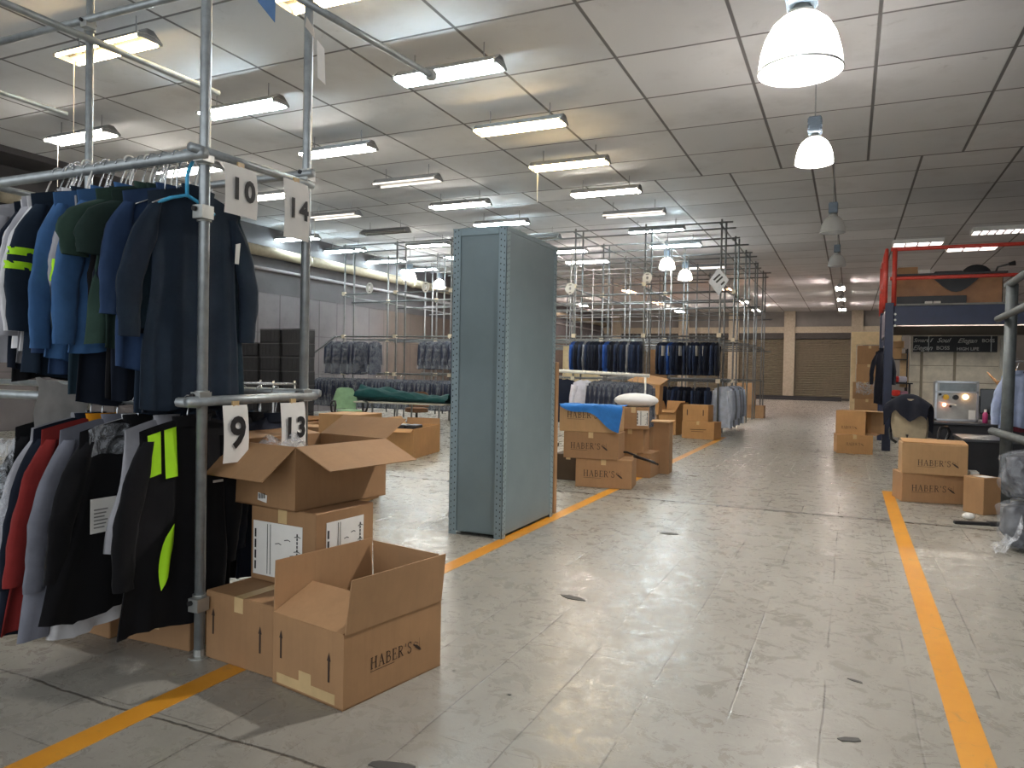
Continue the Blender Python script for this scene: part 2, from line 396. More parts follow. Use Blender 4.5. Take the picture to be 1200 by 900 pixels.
# back wall beams
struct('trim_2', MB().box((XL, YB - .22, 4.12), (XR, YB, 4.5)).mesh('trim_2', BEIGE))
k = 3
for x in (-14.6, -10.0, -6.8, -3.45, .35, 4.4):
    struct('trim_%d' % k, MB().box((x - .32, YB - .3, 0), (x + .32, YB - .02, ZC)).mesh('trim_col', BEIGE)); k += 1
SHUT = mat('shutter_slats', lin(128, 120, 104), .55, .2)
SHUTD = mat('shutter_box', lin(60, 57, 52), .6)
def shutter(i, x0, x1):
    mb = MB(); n = 34; z1 = 3.75
    for q in range(n):
        a = .12 + q * (z1 - .12) / n; b = a + (z1 - .12) / n
        mb.quad((x0, YB - .02, a), (x1, YB - .02, a), (x1, YB - .07, (a + b) / 2), (x0, YB - .07, (a + b) / 2))
        mb.quad((x0, YB - .07, (a + b) / 2), (x1, YB - .07, (a + b) / 2), (x1, YB - .02, b), (x0, YB - .02, b))
    mb.k = 1; mb.box((x0, YB - .2, z1), (x1, YB - .03, 4.12)); mb.box((x0, YB - .1, 0), (x1, YB - .02, .12))
    struct('door_%d' % i, mb.mesh('door', [SHUT, SHUTD]))
shutter(1, -9.65, -7.15); shutter(2, -6.45, -3.8); shutter(3, -3.1, 0.0); shutter(4, -14.2, -10.35)
YL = m_line()
struct('trim_%d' % k, MB().box((-2.62, YF, 0), (-2.50, 17.2, .0015)).mesh('line', YL)); k += 1
struct('trim_%d' % k, MB().box((.40, YF, 0), (.52, 10.25, .0015)).mesh('line', YL)); k += 1

SBM = MB()
for y_, z_ in ((47.3, 0), (47.6, 0), (47.45, .13)): SBM.box((-9.2, y_, z_), (-.4, y_ + .22, z_ + .12))
tag(link('steel_beams', SBM.mesh('beams', mat('dark_steel', lin(46, 46, 48), .6))), 'bundle of dark steel bars lying on the floor before the roller shutters', 'bars')
# pipes on the left wall
def cyl(p0, p1, r_, mt, n=12): return MB().tube(p0, p1, r_, n).mesh('tube', mt, True)
mb = MB().tube((-15.30, 9, 4.70), (-15.30, 48.6, 4.74), .15, 14)
for y in (12, 18, 24, 30, 36, 42): mb.tube((-15.30, y, 4.70), (-15.30, y + .12, 4.70), .17, 14)
solo('duct_pipe', mb.mesh('duct', mat('cream_pipe', lin(148, 138, 118), .6), True), 'thick cream pipe running along the top of the grey side wall', 'pipe')
mb = MB().tube((-15.435, 9, 4.24), (-15.435, 48.6, 4.24), .05, 10)
solo('conduit_pipe', mb.mesh('duct', mat('grey_pipe', lin(150, 146, 148), .5), True), 'thin grey pipe running below the thick cream pipe', 'pipe')

# ------------------------------------------------------------------ ceiling lights
E_WARM = emit('tube_warm', (1, .72, .36), 32.)
E_NEU = emit('tube_neutral', (1, .93, .82), 38.)
E_COOL = emit('tube_cool', (.74, .92, 1.0), 62.)
E_DIM = emit('tube_dim', (1, .9, .8), .9)
E_PINK = emit('tube_pink', (1, .84, .78), 130.)
E_ORANGE = emit('tube_orange', (1, .42, .22), 34.)
OFF = mat('tube_off', lin(150, 150, 146), .3)
FX = {}
def fix_parts(kind):
    if kind in FX: return FX[kind]
    L = .74; pr = []
    hs = MB().bbox((-L, -.05, .05), (L, .05, .12), .006)
    # trough reflector: two sloping wings plus end plates, with thickness
    rf = MB()
    for sgn in (-1, 1):
        rf.k = 0
        a = [(-L, sgn * .04, .055), (L, sgn * .04, .055), (L, sgn * .165, .012), (-L, sgn * .165, .012)]
        rf.slab(a if sgn < 0 else a[::-1], (0, 0, 1), .004)
        rf.k = 1
        b = [(x, y + sgn * .004, z + .0045) for x, y, z in a]
        rf.slab(b if sgn < 0 else b[::-1], (0, 0, 1), .004)
    rf.k = 0; rf.box((-L, -.045, .05), (L, .045, .054))
    ends = []
    for e in (-L, L - .004):
        ep = MB(); ep.slab([(e, -.166, -.012), (e, .166, -.012), (e, .166, .016), (e, .05, .11), (e, -.05, .11), (e, -.166, .016)], (1, 0, 0), .004); ends.append(ep.mesh('end', HOUSE))
    tb = {'warm': E_WARM, 'neutral': E_NEU, 'cool': E_COOL, 'dim': E_DIM, 'pink': E_PINK, 'orange': E_ORANGE, 'off': OFF}[kind]
    ends2 = [('end_plate', e) for e in ends]
    tubes = []
    for y in (-.14, .14):
        t = MB().tube((-L + .03, y, .0), (L - .03, y, .0), .016, 6).mesh('tube', tb, True)
        tubes.append(('tube', t, [('lamp_holder', MB().cbox((sx + .01, y, .01), (.02, .035, .06)).mesh('holder', REFL)) for sx in (-L + .012, L - .032)]))
    rods = [('hanger_rod', MB().tube((x, 0, .12), (x, 0, ZC - 5.14), .008, 6).mesh('rod', HOUSE)) for x in (-.5, .5)]
    FX[kind] = [('housing', hs.mesh('housing', HOUSE)), ('reflector', rf.mesh('reflector', [REFL, HOUSE]))] + ends2 + tubes + rods
    return FX[kind]
CORD = {}
def fixture(kind, x, y, label, cord=0, along_y=False, tilt=0., z=5.14):
    o = thing('ceiling_light', label, 'ceiling light', (x, y, z), pi / 2 if along_y else 0, 'twin tube ceiling lights')
    parts(o, fix_parts(kind))
    if cord:
        if cord not in CORD: CORD[cord] = MB().tube((-.62, .02, -.01), (-.62, .02, -cord), .006, 6).mesh('cord', PAPER_G)
        link('pull_cord', CORD[cord], o)
def fixture_low(x):
    o = thing('ceiling_light', 'white tube light fixed under the platform behind the navy beam, %s' % ('left one' if x < 2 else 'right one'), 'ceiling light', (x, 16.22, 2.50), 0, 'tube lights under the platform')
    parts(o, fix_parts('neutral')[:6])
WORDS = {'warm': 'warm yellow lit', 'neutral': 'white lit', 'cool': 'cool white lit', 'dim': 'dim pinkish', 'off': 'unlit', 'pink': 'pinkish lit', 'orange': 'orange lit'}
CX = {0: -4.70, 1: -8.15, 2: -11.68, 3: -15.13 + .1}
CN = {0: 'the line nearest the bell lamps', 1: 'the second line from the bell lamps', 2: 'the third line from the bell lamps', 3: 'the line beside the cream pipe'}
ROWY = [6.0, 8.15, 10.35, 12.55, 14.75, 16.95, 19.2, 21.5, 23.7, 26.2]
COLS = {0: ['warm', 'cool', 'warm', 'warm', 'neutral', 'dim', 'cool', 'cool', None, 'dim'],
        1: ['warm', 'cool', 'neutral', 'dim', 'neutral', 'cool', 'off', 'neutral', 'pink', None],
        2: [None, 'neutral', 'neutral', 'neutral', 'dim', 'off', 'neutral', 'cool', 'neutral', None],
        3: [None, None, None, None, None, 'cool', 'cool', 'cool', 'cool', None]}
CORDS = {(1, 0): 1.05, (2, 1): .75, (1, 2): .5, (0, 3): .6, (1, 4): 0, (1, 5): .45, (2, 4): .5}
for c, lst in COLS.items():
    n = 0
    for j, kd in enumerate(lst):
        if not kd: continue
        n += 1
        fixture(kd, CX[c] if c < 3 else -14.75, ROWY[j], '%s ceiling light, %s of %s' % (WORDS[kd], ORD[n - 1], CN[c]), CORDS.get((c, j), 0))
# far lights run along the hall
for nm, x, lst in (('above the central aisle', -.45, [(33.8, 'pink'), (38.6, 'neutral'), (44.4, 'pink')]), ('over the right end of the racks', -4.95, [(33.2, 'orange'), (38.8, 'pink'), (44.1, 'pink')]),
                   ('over the middle of the racks', -9.25, [(32.8, 'orange'), (38.4, 'orange'), (43.8, 'pink')]), ('over the far left of the racks', -13.6, [(33, 'pink'), (38.6, 'pink')])):
    for j, (y, kd) in enumerate(lst):
        fixture(kd, x, y, '%s far ceiling light set lengthwise, %s %s' % (WORDS[kd], ORD[j], nm), 0, True)
# louvred panels over the mezzanine
LV = None
def louvre(x, y, label, nl):
    o = thing('louvre_light', label, 'ceiling light', (x, y, ZC - .12), 0, 'louvred lights over the mezzanine')
    fr = MB()
    for a, b in (((-.66, -.32, 0), (.66, -.29, .12)), ((-.66, .29, 0), (.66, .32, .12)), ((-.66, -.29, 0), (-.63, .29, .12)), ((.63, -.29, 0), (.66, .29, .12))): fr.box(a, b)
    lv = MB()
    for i in range(nl): xx = -.63 + 1.26 * (i + 1) / (nl + 1); lv.box((xx - .018, -.29, -.0), (xx + .018, .29, .06))
    parts(o, [('frame', fr.mesh('frame', REFL)), ('diffuser', MB().box((-.63, -.29, .07), (.63, .29, .10)).mesh('diff', emit('louvre_glow', (1, .86, .84), 4.5))), ('louvre', lv.mesh('louvre', HOUSE))])
louvre(1.72, 24.6, 'bright louvred ceiling panel above the corner of the red railing', 3)
louvre(3.25, 26.0, 'bright louvred ceiling panel seen under the red top rail', 2)
louvre(3.55, 23.2, 'bright ceiling panel with many louvres, highest on the right', 6)

# bell lamps
ACRY = {}
def bell(x, y, zb, d, lit, label, rod=True, ribs=True):
    s = d / .44
    o = thing('bell_lamp', label, 'pendant lamp', (x, y, zb), 0, 'clear bell shaped pendant lamps')
    prof = [(.222, 0), (.220, .03), (.21, .10), (.188, .18), (.15, .25), (.10, .295), (.06, .315)]
    inner = [(r_ - .006, z_ - .002) for r_, z_ in prof]
    sh = MB().lathe([(a * s, b * s) for a, b in prof] + [(a * s, b * s) for a, b in inner[::-1]], 28)
    mt = ACRY.get(lit)
    if not mt:
        t = NT('acrylic_bell_%s' % lit)
        p = t.n('ShaderNodeBsdfPrincipled', {'Base Color': (.93, .92, .9, 1) if lit else (.5, .54, .56, 1), 'Roughness': .25})
        if lit:
            p.inputs['Emission Color'].default_value = (1, .92, .84, 1); p.inputs['Emission Strength'].default_value = 4.
        tr = t.n('ShaderNodeBsdfTranslucent', {'Color': (.9, .88, .85, 1)})
        tp = t.n('ShaderNodeBsdfTransparent', {'Color': (.95, .95, .95, 1)})
        m1 = t.n('ShaderNodeMixShader', {0: .6, 1: p.outputs[0], 2: tr.outputs[0]})
        m2 = t.n('ShaderNodeMixShader', {0: .32 if lit else .45, 1: m1.outputs[0], 2: tp.outputs[0]})
        t.t.links.new(m2.outputs[0], t.out.inputs[0]); mt = ACRY[lit] = t.m
    bl = MB().sphere((0, 0, .17 * s), .05 * s, .05 * s, .085 * s, 12, 8)
    gb = MB().bbox((-.075 * s, -.075 * s, .36 * s), (.075 * s, .075 * s, .56 * s), .012 * s)
    for q in range(6): gb.box((-.082 * s, -.08 * s, (.38 + q * .028) * s), (.082 * s, .08 * s, (.39 + q * .028) * s))
    nk = MB().lathe([(.07 * s, .30 * s), (.07 * s, .33 * s), (.045 * s, .335 * s), (.045 * s, .37 * s)], 16, cap=True)
    rim = MB().lathe([(.222 * s, -.004), (.227 * s, .0), (.227 * s, .010), (.222 * s, .012), (.219 * s, .004), (.222 * s, -.004)], 36)
    parts(o, [('lamp_shade', sh.mesh('shade', mt, True), [('rim', rim.mesh('rim', CLAMP, True))]), ('bulb', bl.mesh('bulb', emit('bell_bulb', (1, .95, .9), 1100.) if lit else OFF, True)),
              ('gear_box', gb.mesh('gear', mat('gear_box_grey', lin(96, 110, 124), .5))), ('neck', nk.mesh('neck', CLAMP, True)),
              ('hanger_rod', MB().tube((0, 0, .56 * s), (0, 0, ZC - zb), .009, 6).mesh('rod', HOUSE))])
bell(-.33, 4.98, 3.32, .50, True, 'large lit bell lamp nearest, above the aisle at the picture top')
bell(-.46, 9.8, 4.03, .44, True, 'lit bell lamp second along the aisle, with a dark gear box')
bell(-.35, 15.0, 4.1, .44, False, 'unlit grey bell lamp third along the aisle')
bell(-.37, 21.0, 4.3, .44, False, 'unlit grey bell lamp fourth along the aisle')
bell(-13.4, 20.9, 4.37, .44, True, 'lit bell lamp at the far left, nearer of the pair by the cream pipe')
bell(-13.6, 23.2, 4.37, .44, True, 'lit bell lamp at the far left, farther of the pair by the cream pipe')
bell(-4.75, 20.7, 4.37, .44, True, 'lit bell lamp over the racks, nearer of the central pair')
bell(-4.75, 23.2, 4.37, .44, True, 'lit bell lamp over the racks, farther of the central pair')

# ------------------------------------------------------------------ pipe racks
TR = .024
def tube_mesh(a, b, r_=TR, mt=None, n=8):
    mb = MB().tube(a, b, r_, n); return mb.mesh('tube', mt or GALV, True)
def clamp_mesh(c, axis='x'):
    mb = MB(); x, y, z = c
    mb.lathe([(.034, -.035), (.034, .035)], 12, (x, y, z), True)
    a = (.045, .0, 0) if axis == 'x' else (0, .045, 0)
    mb.cbox((x + a[0] * .7, y + a[1] * .7 - .035, z), (.06, .07, .062))
    mb.k = 1; mb.tube((x + .02, y - .07, z + .012), (x + .02, y - .085, z + .012), .012, 8); mb.tube((x + .035, y, z), (x + .05, y, z), .013, 8)
    return mb.mesh('clamp', [CLAMP, CLAMPD])
R1 = thing('pipe_rack', 'tall galvanised pipe rack in front, hung with dark work jackets', 'clothes rack', (0, 0, 0))
AX, AY, BY, CXX = -2.81, 2.58, 3.30, -4.65
ups = [(AX, AY), (AX, BY), (CXX, BY), (CXX, AY), (-6.48, AY), (-6.48, BY)]
for x, y in ups: link('upright', tube_mesh((x, y, 0), (x, y, 5.2 if (x, y) != (AX, AY) else 5.1), .025), R1)
RZ1, RZ2, RY = 2.385, 1.225, 2.515
rails = [((-2.74, RY, RZ1), (-6.6, RY, RZ1), .028), ((-2.76, RY, RZ2), (-6.6, RY, RZ2), .024),
         ((-2.762, 2.45, 2.40), (-2.762, 3.29, 2.42), .022), ((-2.762, 2.45, 1.232), (-2.762, 3.34, 1.240), .024),
         ((-2.72, 3.245, 2.475), (-6.6, 3.245, 2.475), .024), ((-2.74, 3.35, 1.255), (-6.6, 3.35, 1.255), .022),
         ((-2.75, 3.25, 3.64), (-6.6, 3.25, 3.68), .024), ((CXX + .05, 1.6, 3.50), (CXX + .05, 4.35, 3.56), .024),
         ((-6.43, 2.4, 3.62), (-6.43, 4.35, 3.63), .022), ((-2.80, 3.2, 3.43), (-2.63, 4.33, 3.40), .022), ((CXX + .05, 2.4, 2.43), (CXX + .05, 3.4, 2.43), .02)]
for a, b, rr in rails: link('rail', tube_mesh(a, b, rr), R1)
for c in ((AX, AY, RZ1), (AX, AY, RZ2 + .02), (AX, BY, 2.47), (AX, BY, 1.245), (CXX, BY, 3.64), (AX, BY, 3.6), (AX, AY, .27), (AX, AY, 2.12)): link('clamp', clamp_mesh(c), R1)
for c in ((-2.63, 4.33, 3.40),): link('clamp', MB().cbox(c, (.05, .05, .06)).mesh('c', CLAMP), R1)
for x, y in ups[:4]: link('foot_plate', MB().lathe([(.05, 0), (.05, .006), (.027, .008), (.027, .04)], 12, (x, y, 0), True).mesh('foot', CLAMP), R1)

# number sheets
def sheet(txt, y0, y1, zt, zb, label, clip=.0, size=None, x=-2.735, dz=0.):
    o = thing('number_sheet', label, 'sign', (x, (y0 + y1) / 2, zt), 0, 'numbered paper signs on the front rack')
    w = (y1 - y0) / 2; h = zt - zb
    mb = MB()
    mb.grid(lambda a, b: (.006 * sin(a * 3) + .012 * sin(b * 2.6) , -w + 2 * w * a, -h * b + dz * a - .01 * (a > .9) * (b < .05)), 6, 8)
    mb2 = MB(); mb2.grid(lambda a, b: (.006 * sin(a * 3) + .012 * sin(b * 2.6) - .002, w - 2 * w * a, -h * b + dz * (1 - a)), 6, 8)
    mb.v += mb2.v; off = len(mb.v) - len(mb2.v); mb.f += [tuple(i + off for i in q) for q in mb2.f]; mb.mi += mb2.mi
    pm = mb.mesh('paper', PAPER, True)
    tm = text_mesh(txt, size or .14, frame((.022, -.0, -h * .5 + dz / 2), (0, 1, dz * 2), (0, 0, 1)), BLACKINK, .006, 0, 1.22)
    tape = MB().box((-.004, -.02, -.012), (.006, .02, .02)).mesh('tape', TAPE)
    parts(o, [('paper', pm), ('number', tm, None, 'bold black number'), ('tape', tape)])
sheet('10', 2.625, 2.835, 2.375, 2.135, 'white paper sign with bold number 10 on the front post')
sheet('14', 3.03, 3.225, 2.40, 2.09, 'white paper sign with bold number 14, right of sign 10', size=.14)
sheet('9', 2.635, 2.795, 1.21, .93, 'white paper sign with bold number 9 under the lower rail', size=.21)
sheet('13', 3.03, 3.22, 1.21, .93, 'white paper sign with bold number 13 above the flapped carton', size=.15)
# sheets high up by the second post
solo('paper_sheet', MB().slab([(-2.79, 3.345, 3.26), (-2.77, 3.385, 3.22), (-2.77, 3.40, 3.02), (-2.79, 3.355, 3.05)], (1, 0, .0), .002).mesh('s', PAPER), 'printed white sheet hanging edge-on high on the second post', 'sign')
solo('paper_tag', MB().slab([(-2.76, 3.22, 3.33), (-2.76, 3.28, 3.29), (-2.76, 3.29, 3.24), (-2.76, 3.21, 3.27)], (1, 0, 0), .002).mesh('s', PAPER_G), 'small white tag above the hanging printed sheet', 'tag')
solo('blue_sheet', MB().slab([(-2.86, 2.94, 3.45), (-2.86, 3.09, 3.45), (-2.86, 3.085, 3.255), (-2.86, 2.96, 3.31)], (1, 0, 0), .003).mesh('s', mat('blue_card', lin(70, 118, 176), .5)), 'blue card corner hanging at the top edge near posts', 'sign')

# ------------------------------------------------------------------ garments
class Garment:
    def __init__(s, seed, half=.24, length=.85, t=.03, fold=.012, sleeve=.6, drop=.07, neck=-.13, flare=.12, spread=.09, srad=.07, tilt=0.):
        s.__dict__.update(locals()); R = random.Random(seed)
        s.ph = [R.uniform(0, 6.28) for _ in range(6)]; s.kx = R.uniform(7, 12)
        s.R = R
    def ztop(s, u_): return s.neck - s.drop * abs(u_) ** 1.3 - (.03 * max(0, 1 - (u_ / .3) ** 2))
    def surf(s, u_, v, sd, off=0.):
        w = s.half * (.95 - .10 * sin(pi * min(1, v * 1.4)) + s.flare * v)
        zb = s.neck - s.length + .015 * sin(u_ * 4 + s.ph[0])
        z = s.ztop(u_) + (zb - s.ztop(u_)) * v
        th = s.t * (.25 + .75 * min(1, v * 3.5)) * max(0, 1 - u_ * u_) ** .45
        fo = s.fold * (.5 + v) * (.8 * sin(26 * u_ + 3 * v + s.ph[4]) * (.2 + v) + sin(s.kx * u_ + s.ph[1] + 1.2 * v) + .6 * sin(s.kx * 1.9 * u_ + s.ph[2] - 2 * v) + .5 * sin(9 * v + s.ph[3] + 3 * u_)) * min(1, v * 4)
        y = sd * (th + off) + fo * (1 if sd > 0 else .75)
        return Vector((w * u_ + s.tilt * v, y, z))
    def body(s):
        mb = MB(); nu, nv = 20, 16
        def fn(a, b):
            a2 = a * 2
            if a2 <= 1: return s.surf(-cos(pi * a2), b, 1)
            return s.surf(cos(pi * (a2 - 1)), b, -1)
        mb.grid(fn, 2 * nu, nv, True); return mb
    def patch(s, u0, u1, v0, v1, sd, off=.004, slant=0.):
        mb = MB(); mb.grid(lambda a, b: s.surf(u0 + (u1 - u0) * a + slant * b, v0 + (v1 - v0) * b, sd, off), 6, 6); return mb
    def sleeve_pts(s, sg):
        z0 = s.neck - s.drop; n = 9; P = []; Rr = []
        for i in range(n + 1):
            q = i / n
            x = sg * (s.half * .80 + s.spread * min(1, q * 1.7) ** .8 + .005 * sin(5 * q + s.ph[4]))
            y = .5 * s.fold * sin(6 * q + s.ph[5]) + (.010 if sg > 0 else -.006) * q
            z = z0 - .045 - s.sleeve * q
            P.append((x + s.tilt * q * .6, y, z)); Rr.append(s.srad * (1.05 - .38 * q) * (1 + .02 * sin(14 * q + s.ph[2])))
        return P, Rr
    def sleeve_mb(s, sg, k0=0., k1=1., grow=1.0):
        P, Rr = s.sleeve_pts(sg); fl = min(.62, s.t / s.srad * 1.25); P = [Vector(p) for p in P]
        def fn(a, b):
            q = (k0 + (k1 - k0) * b) * 9; i = min(8, int(q)); w = q - i
            c = P[i].lerp(P[i + 1], w); rr = (Rr[i] * (1 - w) + Rr[i + 1] * w) * grow
            cap = 1 if 0 < k0 else min(1, .35 + 2.6 * b)
            th = 2 * pi * a
            wr = 1 + .05 * sin(29 * b + 3 * th + s.ph[0]) * (.3 + b) + .07 * sin(5 * b - 4 * th + s.ph[1])
            return c + Vector((cos(th) * rr * wr * cap, sin(th) * rr * fl * wr, -sg * 0))
        mb = MB(); mb.grid(fn, 14, 18 if k1 - k0 > .5 else 4, True); return mb
    def collar(s):
        mb = MB()
        prof = lambda a, b: ((.075 + .012 * b) * cos(2 * pi * a), max(.018, s.t * .75) * sin(2 * pi * a) * (1 + .2 * b), s.neck - .045 + .055 * b - .02 * (sin(2 * pi * a) > .5))
        mb.grid(prof, 18, 2, True); mb.grid(lambda a, b: [c * q for c, q in zip(prof(a, 1 - b), (.88, .8, 1))], 18, 2, True); return mb
def hanger_mb(neck=-.13, half=.2, rr=.0032, top=.033):
    mb = MB(); P = [(0, 0, neck - .07), (0, 0, neck + .03), (.006, 0, neck + .055)]
    P += [(top * .95 * cos(a), 0, top * .95 * sin(a)) for a in [(-40 + 20 * i) * pi / 180 for i in range(0, 12)]]
    mb.poly(P, rr, 6)
    mb.poly([(-half * .8, 0, neck - .125), (-half * .45, 0, neck - .09), (0, 0, neck - .06), (half * .45, 0, neck - .09), (half * .8, 0, neck - .125)], rr, 6)
    return mb
HANG = {}
def hanger(neck, half, mt, rr=.0032):
    kk = (round(neck, 3), round(half, 3), mt.name)
    if kk not in HANG: HANG[kk] = hanger_mb(neck, half, rr).mesh('hanger', mt, True)
    return HANG[kk]
def garment(name, label, cat, loc, rotz, col, g, group=None, sleeve_col=None, extra=(), collar_col=None, hmat=None, collar=True, sleeves=True, hrr=.0032):
    o = thing(name, label, cat, loc, rotz, group)
    fm = fabric(col); sm = fabric(sleeve_col) if sleeve_col else fm
    lst = [('body', g.body().mesh('body', fm, True))]
    if sleeves:
        for sg in (-1, 1): lst.append(('sleeve', g.sleeve_mb(sg).mesh('sleeve', sm, True)))
    if collar: lst.append(('collar', g.collar().mesh('collar', fabric(collar_col or col), True)))
    lst.append(('hanger', hanger(g.neck, g.half * .8, hmat or CHROME, hrr)))
    lst += list(extra); parts(o, lst); return o
NAVY = lin(30, 42, 56); NAVY2 = lin(22, 29, 42); TEAL = lin(32, 48, 58); BLUE = lin(62, 98, 142); DBLUE = lin(44, 64, 96); GREEN = lin(46, 66, 58); DGREEN = lin(34, 50, 46)
BLACK = lin(15, 15, 18); WHITE = lin(214, 214, 216); LGREY = lin(170, 170, 176); RED = lin(128, 42, 40); MGREY = lin(112, 114, 124); LIME = lin(170, 226, 20)
LIMEM = mat('hivis_lime', lin(172, 232, 24), .7, var=.06)
def hv(nm, mb_): return (nm, mb_.mesh(nm, LIMEM, True), None, 'hi-vis lime panel')
GU = 'work clothes on the upper rail of the front rack'
SH = WHITEP
up = [  # name, colour, x, half, length, sleeve, yoff, label
 ('jacket', NAVY, -2.915, .285, 1.06, .62, 0.11, 'dark navy work jacket at the right end of the upper front rail'),
 ('jacket', TEAL, -2.95, .27, 1.05, .58, 0.17, 'dark teal jacket second from the right on the upper front rail'),
 ('jacket', NAVY2, -2.985, .27, 1.08, .60, 0.16, 'dark navy jacket third from the right on the upper front rail'),
 ('shirt', DBLUE, -3.02, .27, .88, .52, 0.055, 'slate blue shirt with a long hanging sleeve, left of the dark navy jackets'),
 ('jacket', NAVY, -3.045, .26, 1.1, .58, 0.16, 'dark navy jacket between the slate blue and the green shirts'),
 ('polo_shirt', DGREEN, -3.07, .28, .80, .26, 0.04, 'very dark green short-sleeved shirt, right of the two green ones'),
 ('polo_shirt', GREEN, -3.1, .29, .78, .27, 0.0, 'dark green short-sleeved polo shirt showing its wide sleeve'),
 ('jacket', NAVY2, -3.13, .26, 1.02, .6, 0.09, 'dark jacket hanging just left of the green polo shirt'),
 ('jacket', BLACK, -3.155, .26, 1.02, .6, 0.09, 'black jacket behind the green polo shirt on the upper rail'),
 ('sweatshirt', BLUE, -3.215, .285, .80, .66, -0.02, 'bright blue sweatshirt with a long sleeve, nearest the green polo'),
 ('jacket', NAVY2, -3.26, .26, 1.05, .6, 0.02, 'navy jacket with a lime shoulder panel beside the blue sweatshirt'),
 ('jacket', TEAL, -3.30, .26, 1.02, .6, 0.02, 'teal jacket with lime cuff, left of the lime shouldered navy jacket'),
 ('shirt', LGREY, -3.335, .25, .8, .5, 0.02, 'pale grey shirt wedged between blue garments on the upper rail'),
 ('sweatshirt', BLUE, -3.385, .29, .84, .68, -0.02, 'blue sweatshirt at the left of the upper rail, long sleeve down'),
 ('sweatshirt', DBLUE, -3.42, .28, .9, .7, 0.02, 'darker blue sweatshirt behind the leftmost bright blue one'),
 ('jacket', NAVY, -3.49, .29, .92, .6, -0.045, 'navy jacket with two small lime sleeve stripes at the left edge'),
 ('shirt', WHITE, -3.57, .27, .82, .6, -0.04, 'white shirt at the left edge, next to the striped navy jacket'),
 ('shirt', LGREY, -3.62, .28, .85, .62, -0.03, 'light grey shirt furthest left in view on the upper rail'),
 ('shirt', WHITE, -3.68, .27, .8, .55, 0, 'second white shirt at the left edge behind the grey one'),
 ('jacket', NAVY2, -3.76, .27, .9, .6, 0.02, 'navy jacket just past the white shirts at the left edge'),
 ('jacket', BLACK, -3.86, .27, .95, .6, .10, 'black jacket behind the white shirts at the left edge'),
 ('shirt', LGREY, -3.95, .27, .85, .6, .04, 'grey shirt at the very left edge of the upper rail')]
for i, (nm, c, x, hf, ln, sl, yo, lb) in enumerate(up):
    g = Garment(100 + i, half=hf, length=ln, t=.022, fold=.010, sleeve=sl, flare=.10, spread=(.125 if i == 0 else .095) if sl > .4 else .14, srad=.075 if sl > .4 else .095, tilt=.0, neck=-.125)
    ex = []
    if i == 10: ex = [hv('shoulder_panel', g.patch(-.98, -.55, .01, .12, 1)), hv('shoulder_panel', g.patch(-.98, -.55, .01, .12, -1))]
    if i == 11: ex = [hv('sleeve_band', g.sleeve_mb(-1, .45, .62, 1.1))]
    if i == 15: ex = [hv('sleeve_band', g.sleeve_mb(-1, .36, .42, 1.08)), hv('sleeve_band', g.sleeve_mb(-1, .47, .53, 1.08))]
    if i in (0, 3): ex.append(('paper_tag', MB().slab([(.22, -.035, -.36), (.25, -.035, -.35), (.24, -.035, -.46), (.215, -.035, -.46)], (0, -1, 0), .003).mesh('tag', PAPER), None, 'white paper tag'))
    garment(nm, lb, nm.replace('_', ' '), (x, RY + yo, RZ1), pi / 2 + rnd.uniform(-.05, .05), c, g, GU, extra=ex, hmat=CHROME if i % 3 else SH, hrr=.004)
# empty wire hangers between them
hm = hanger_mb(-.125, .2, .0036).mesh('wire_hanger', CHROME, True)
for i in range(12):
    x = -2.90 - .078 * i - .018
    solo('wire_hanger', hm, 'thin wire hanger on the upper front rail, %s from the right post' % ORD[i], 'hanger', (x, RY, RZ1), pi / 2 + rnd.uniform(-.25, .25), 'wire hangers on the upper front rail')
solo('blue_hanger', hanger_mb(-.115, .19, .009).mesh('bh', mat('blue_plastic', lin(70, 170, 215), .3), True), 'light blue plastic hanger beside sign 10 under the top rail', 'hanger', (-2.885, RY + .03, RZ1), pi / 2 - .1)
GL = 'work clothes on the lower rail of the front rack'
lo = [
 ('jacket', BLACK, -2.90, .27, .98, .66, .06, 'black jacket with lime shoulder panels at the end of the lower rail'),
 ('jacket', BLACK, -2.955, .24, .93, .5, .17, 'plain black jacket directly behind the lime shouldered jacket'),
 ('shirt', LGREY, -3.03, .255, .62, 0, .06, 'pale grey shirt edge between two black jackets, lower rail'),
 ('hooded_jacket', BLACK, -3.10, .31, .88, .60, -.05, 'black hooded jacket with a white paper tag, lower rail'),
 ('hooded_jacket', BLACK, -3.16, .29, .90, .62, .0, 'black jacket behind the one with the white paper tag'),
 ('shirt', WHITE, -3.20, .27, .98, 0, .02, 'white shirt whose hem shows below the black jackets'),
 ('fleece', MGREY, -3.25, .30, .96, .66, -.05, 'grey fleece between black and red garments on the lower rail'),
 ('polo_shirt', RED, -3.33, .31, .95, .64, -.07, 'dark red garment with an orange collar on the lower rail'),
 ('jacket', NAVY2, -3.40, .30, .95, .66, -.08, 'dark navy jacket left of the dark red garment'),
 ('shirt', LGREY, -3.46, .29, .7, .5, -.06, 'pale shirt in film at the left edge of the lower rail'),
 ('jacket', BLACK, -3.55, .3, .95, .66, -.06, 'black jacket at the left edge of the lower rail')]
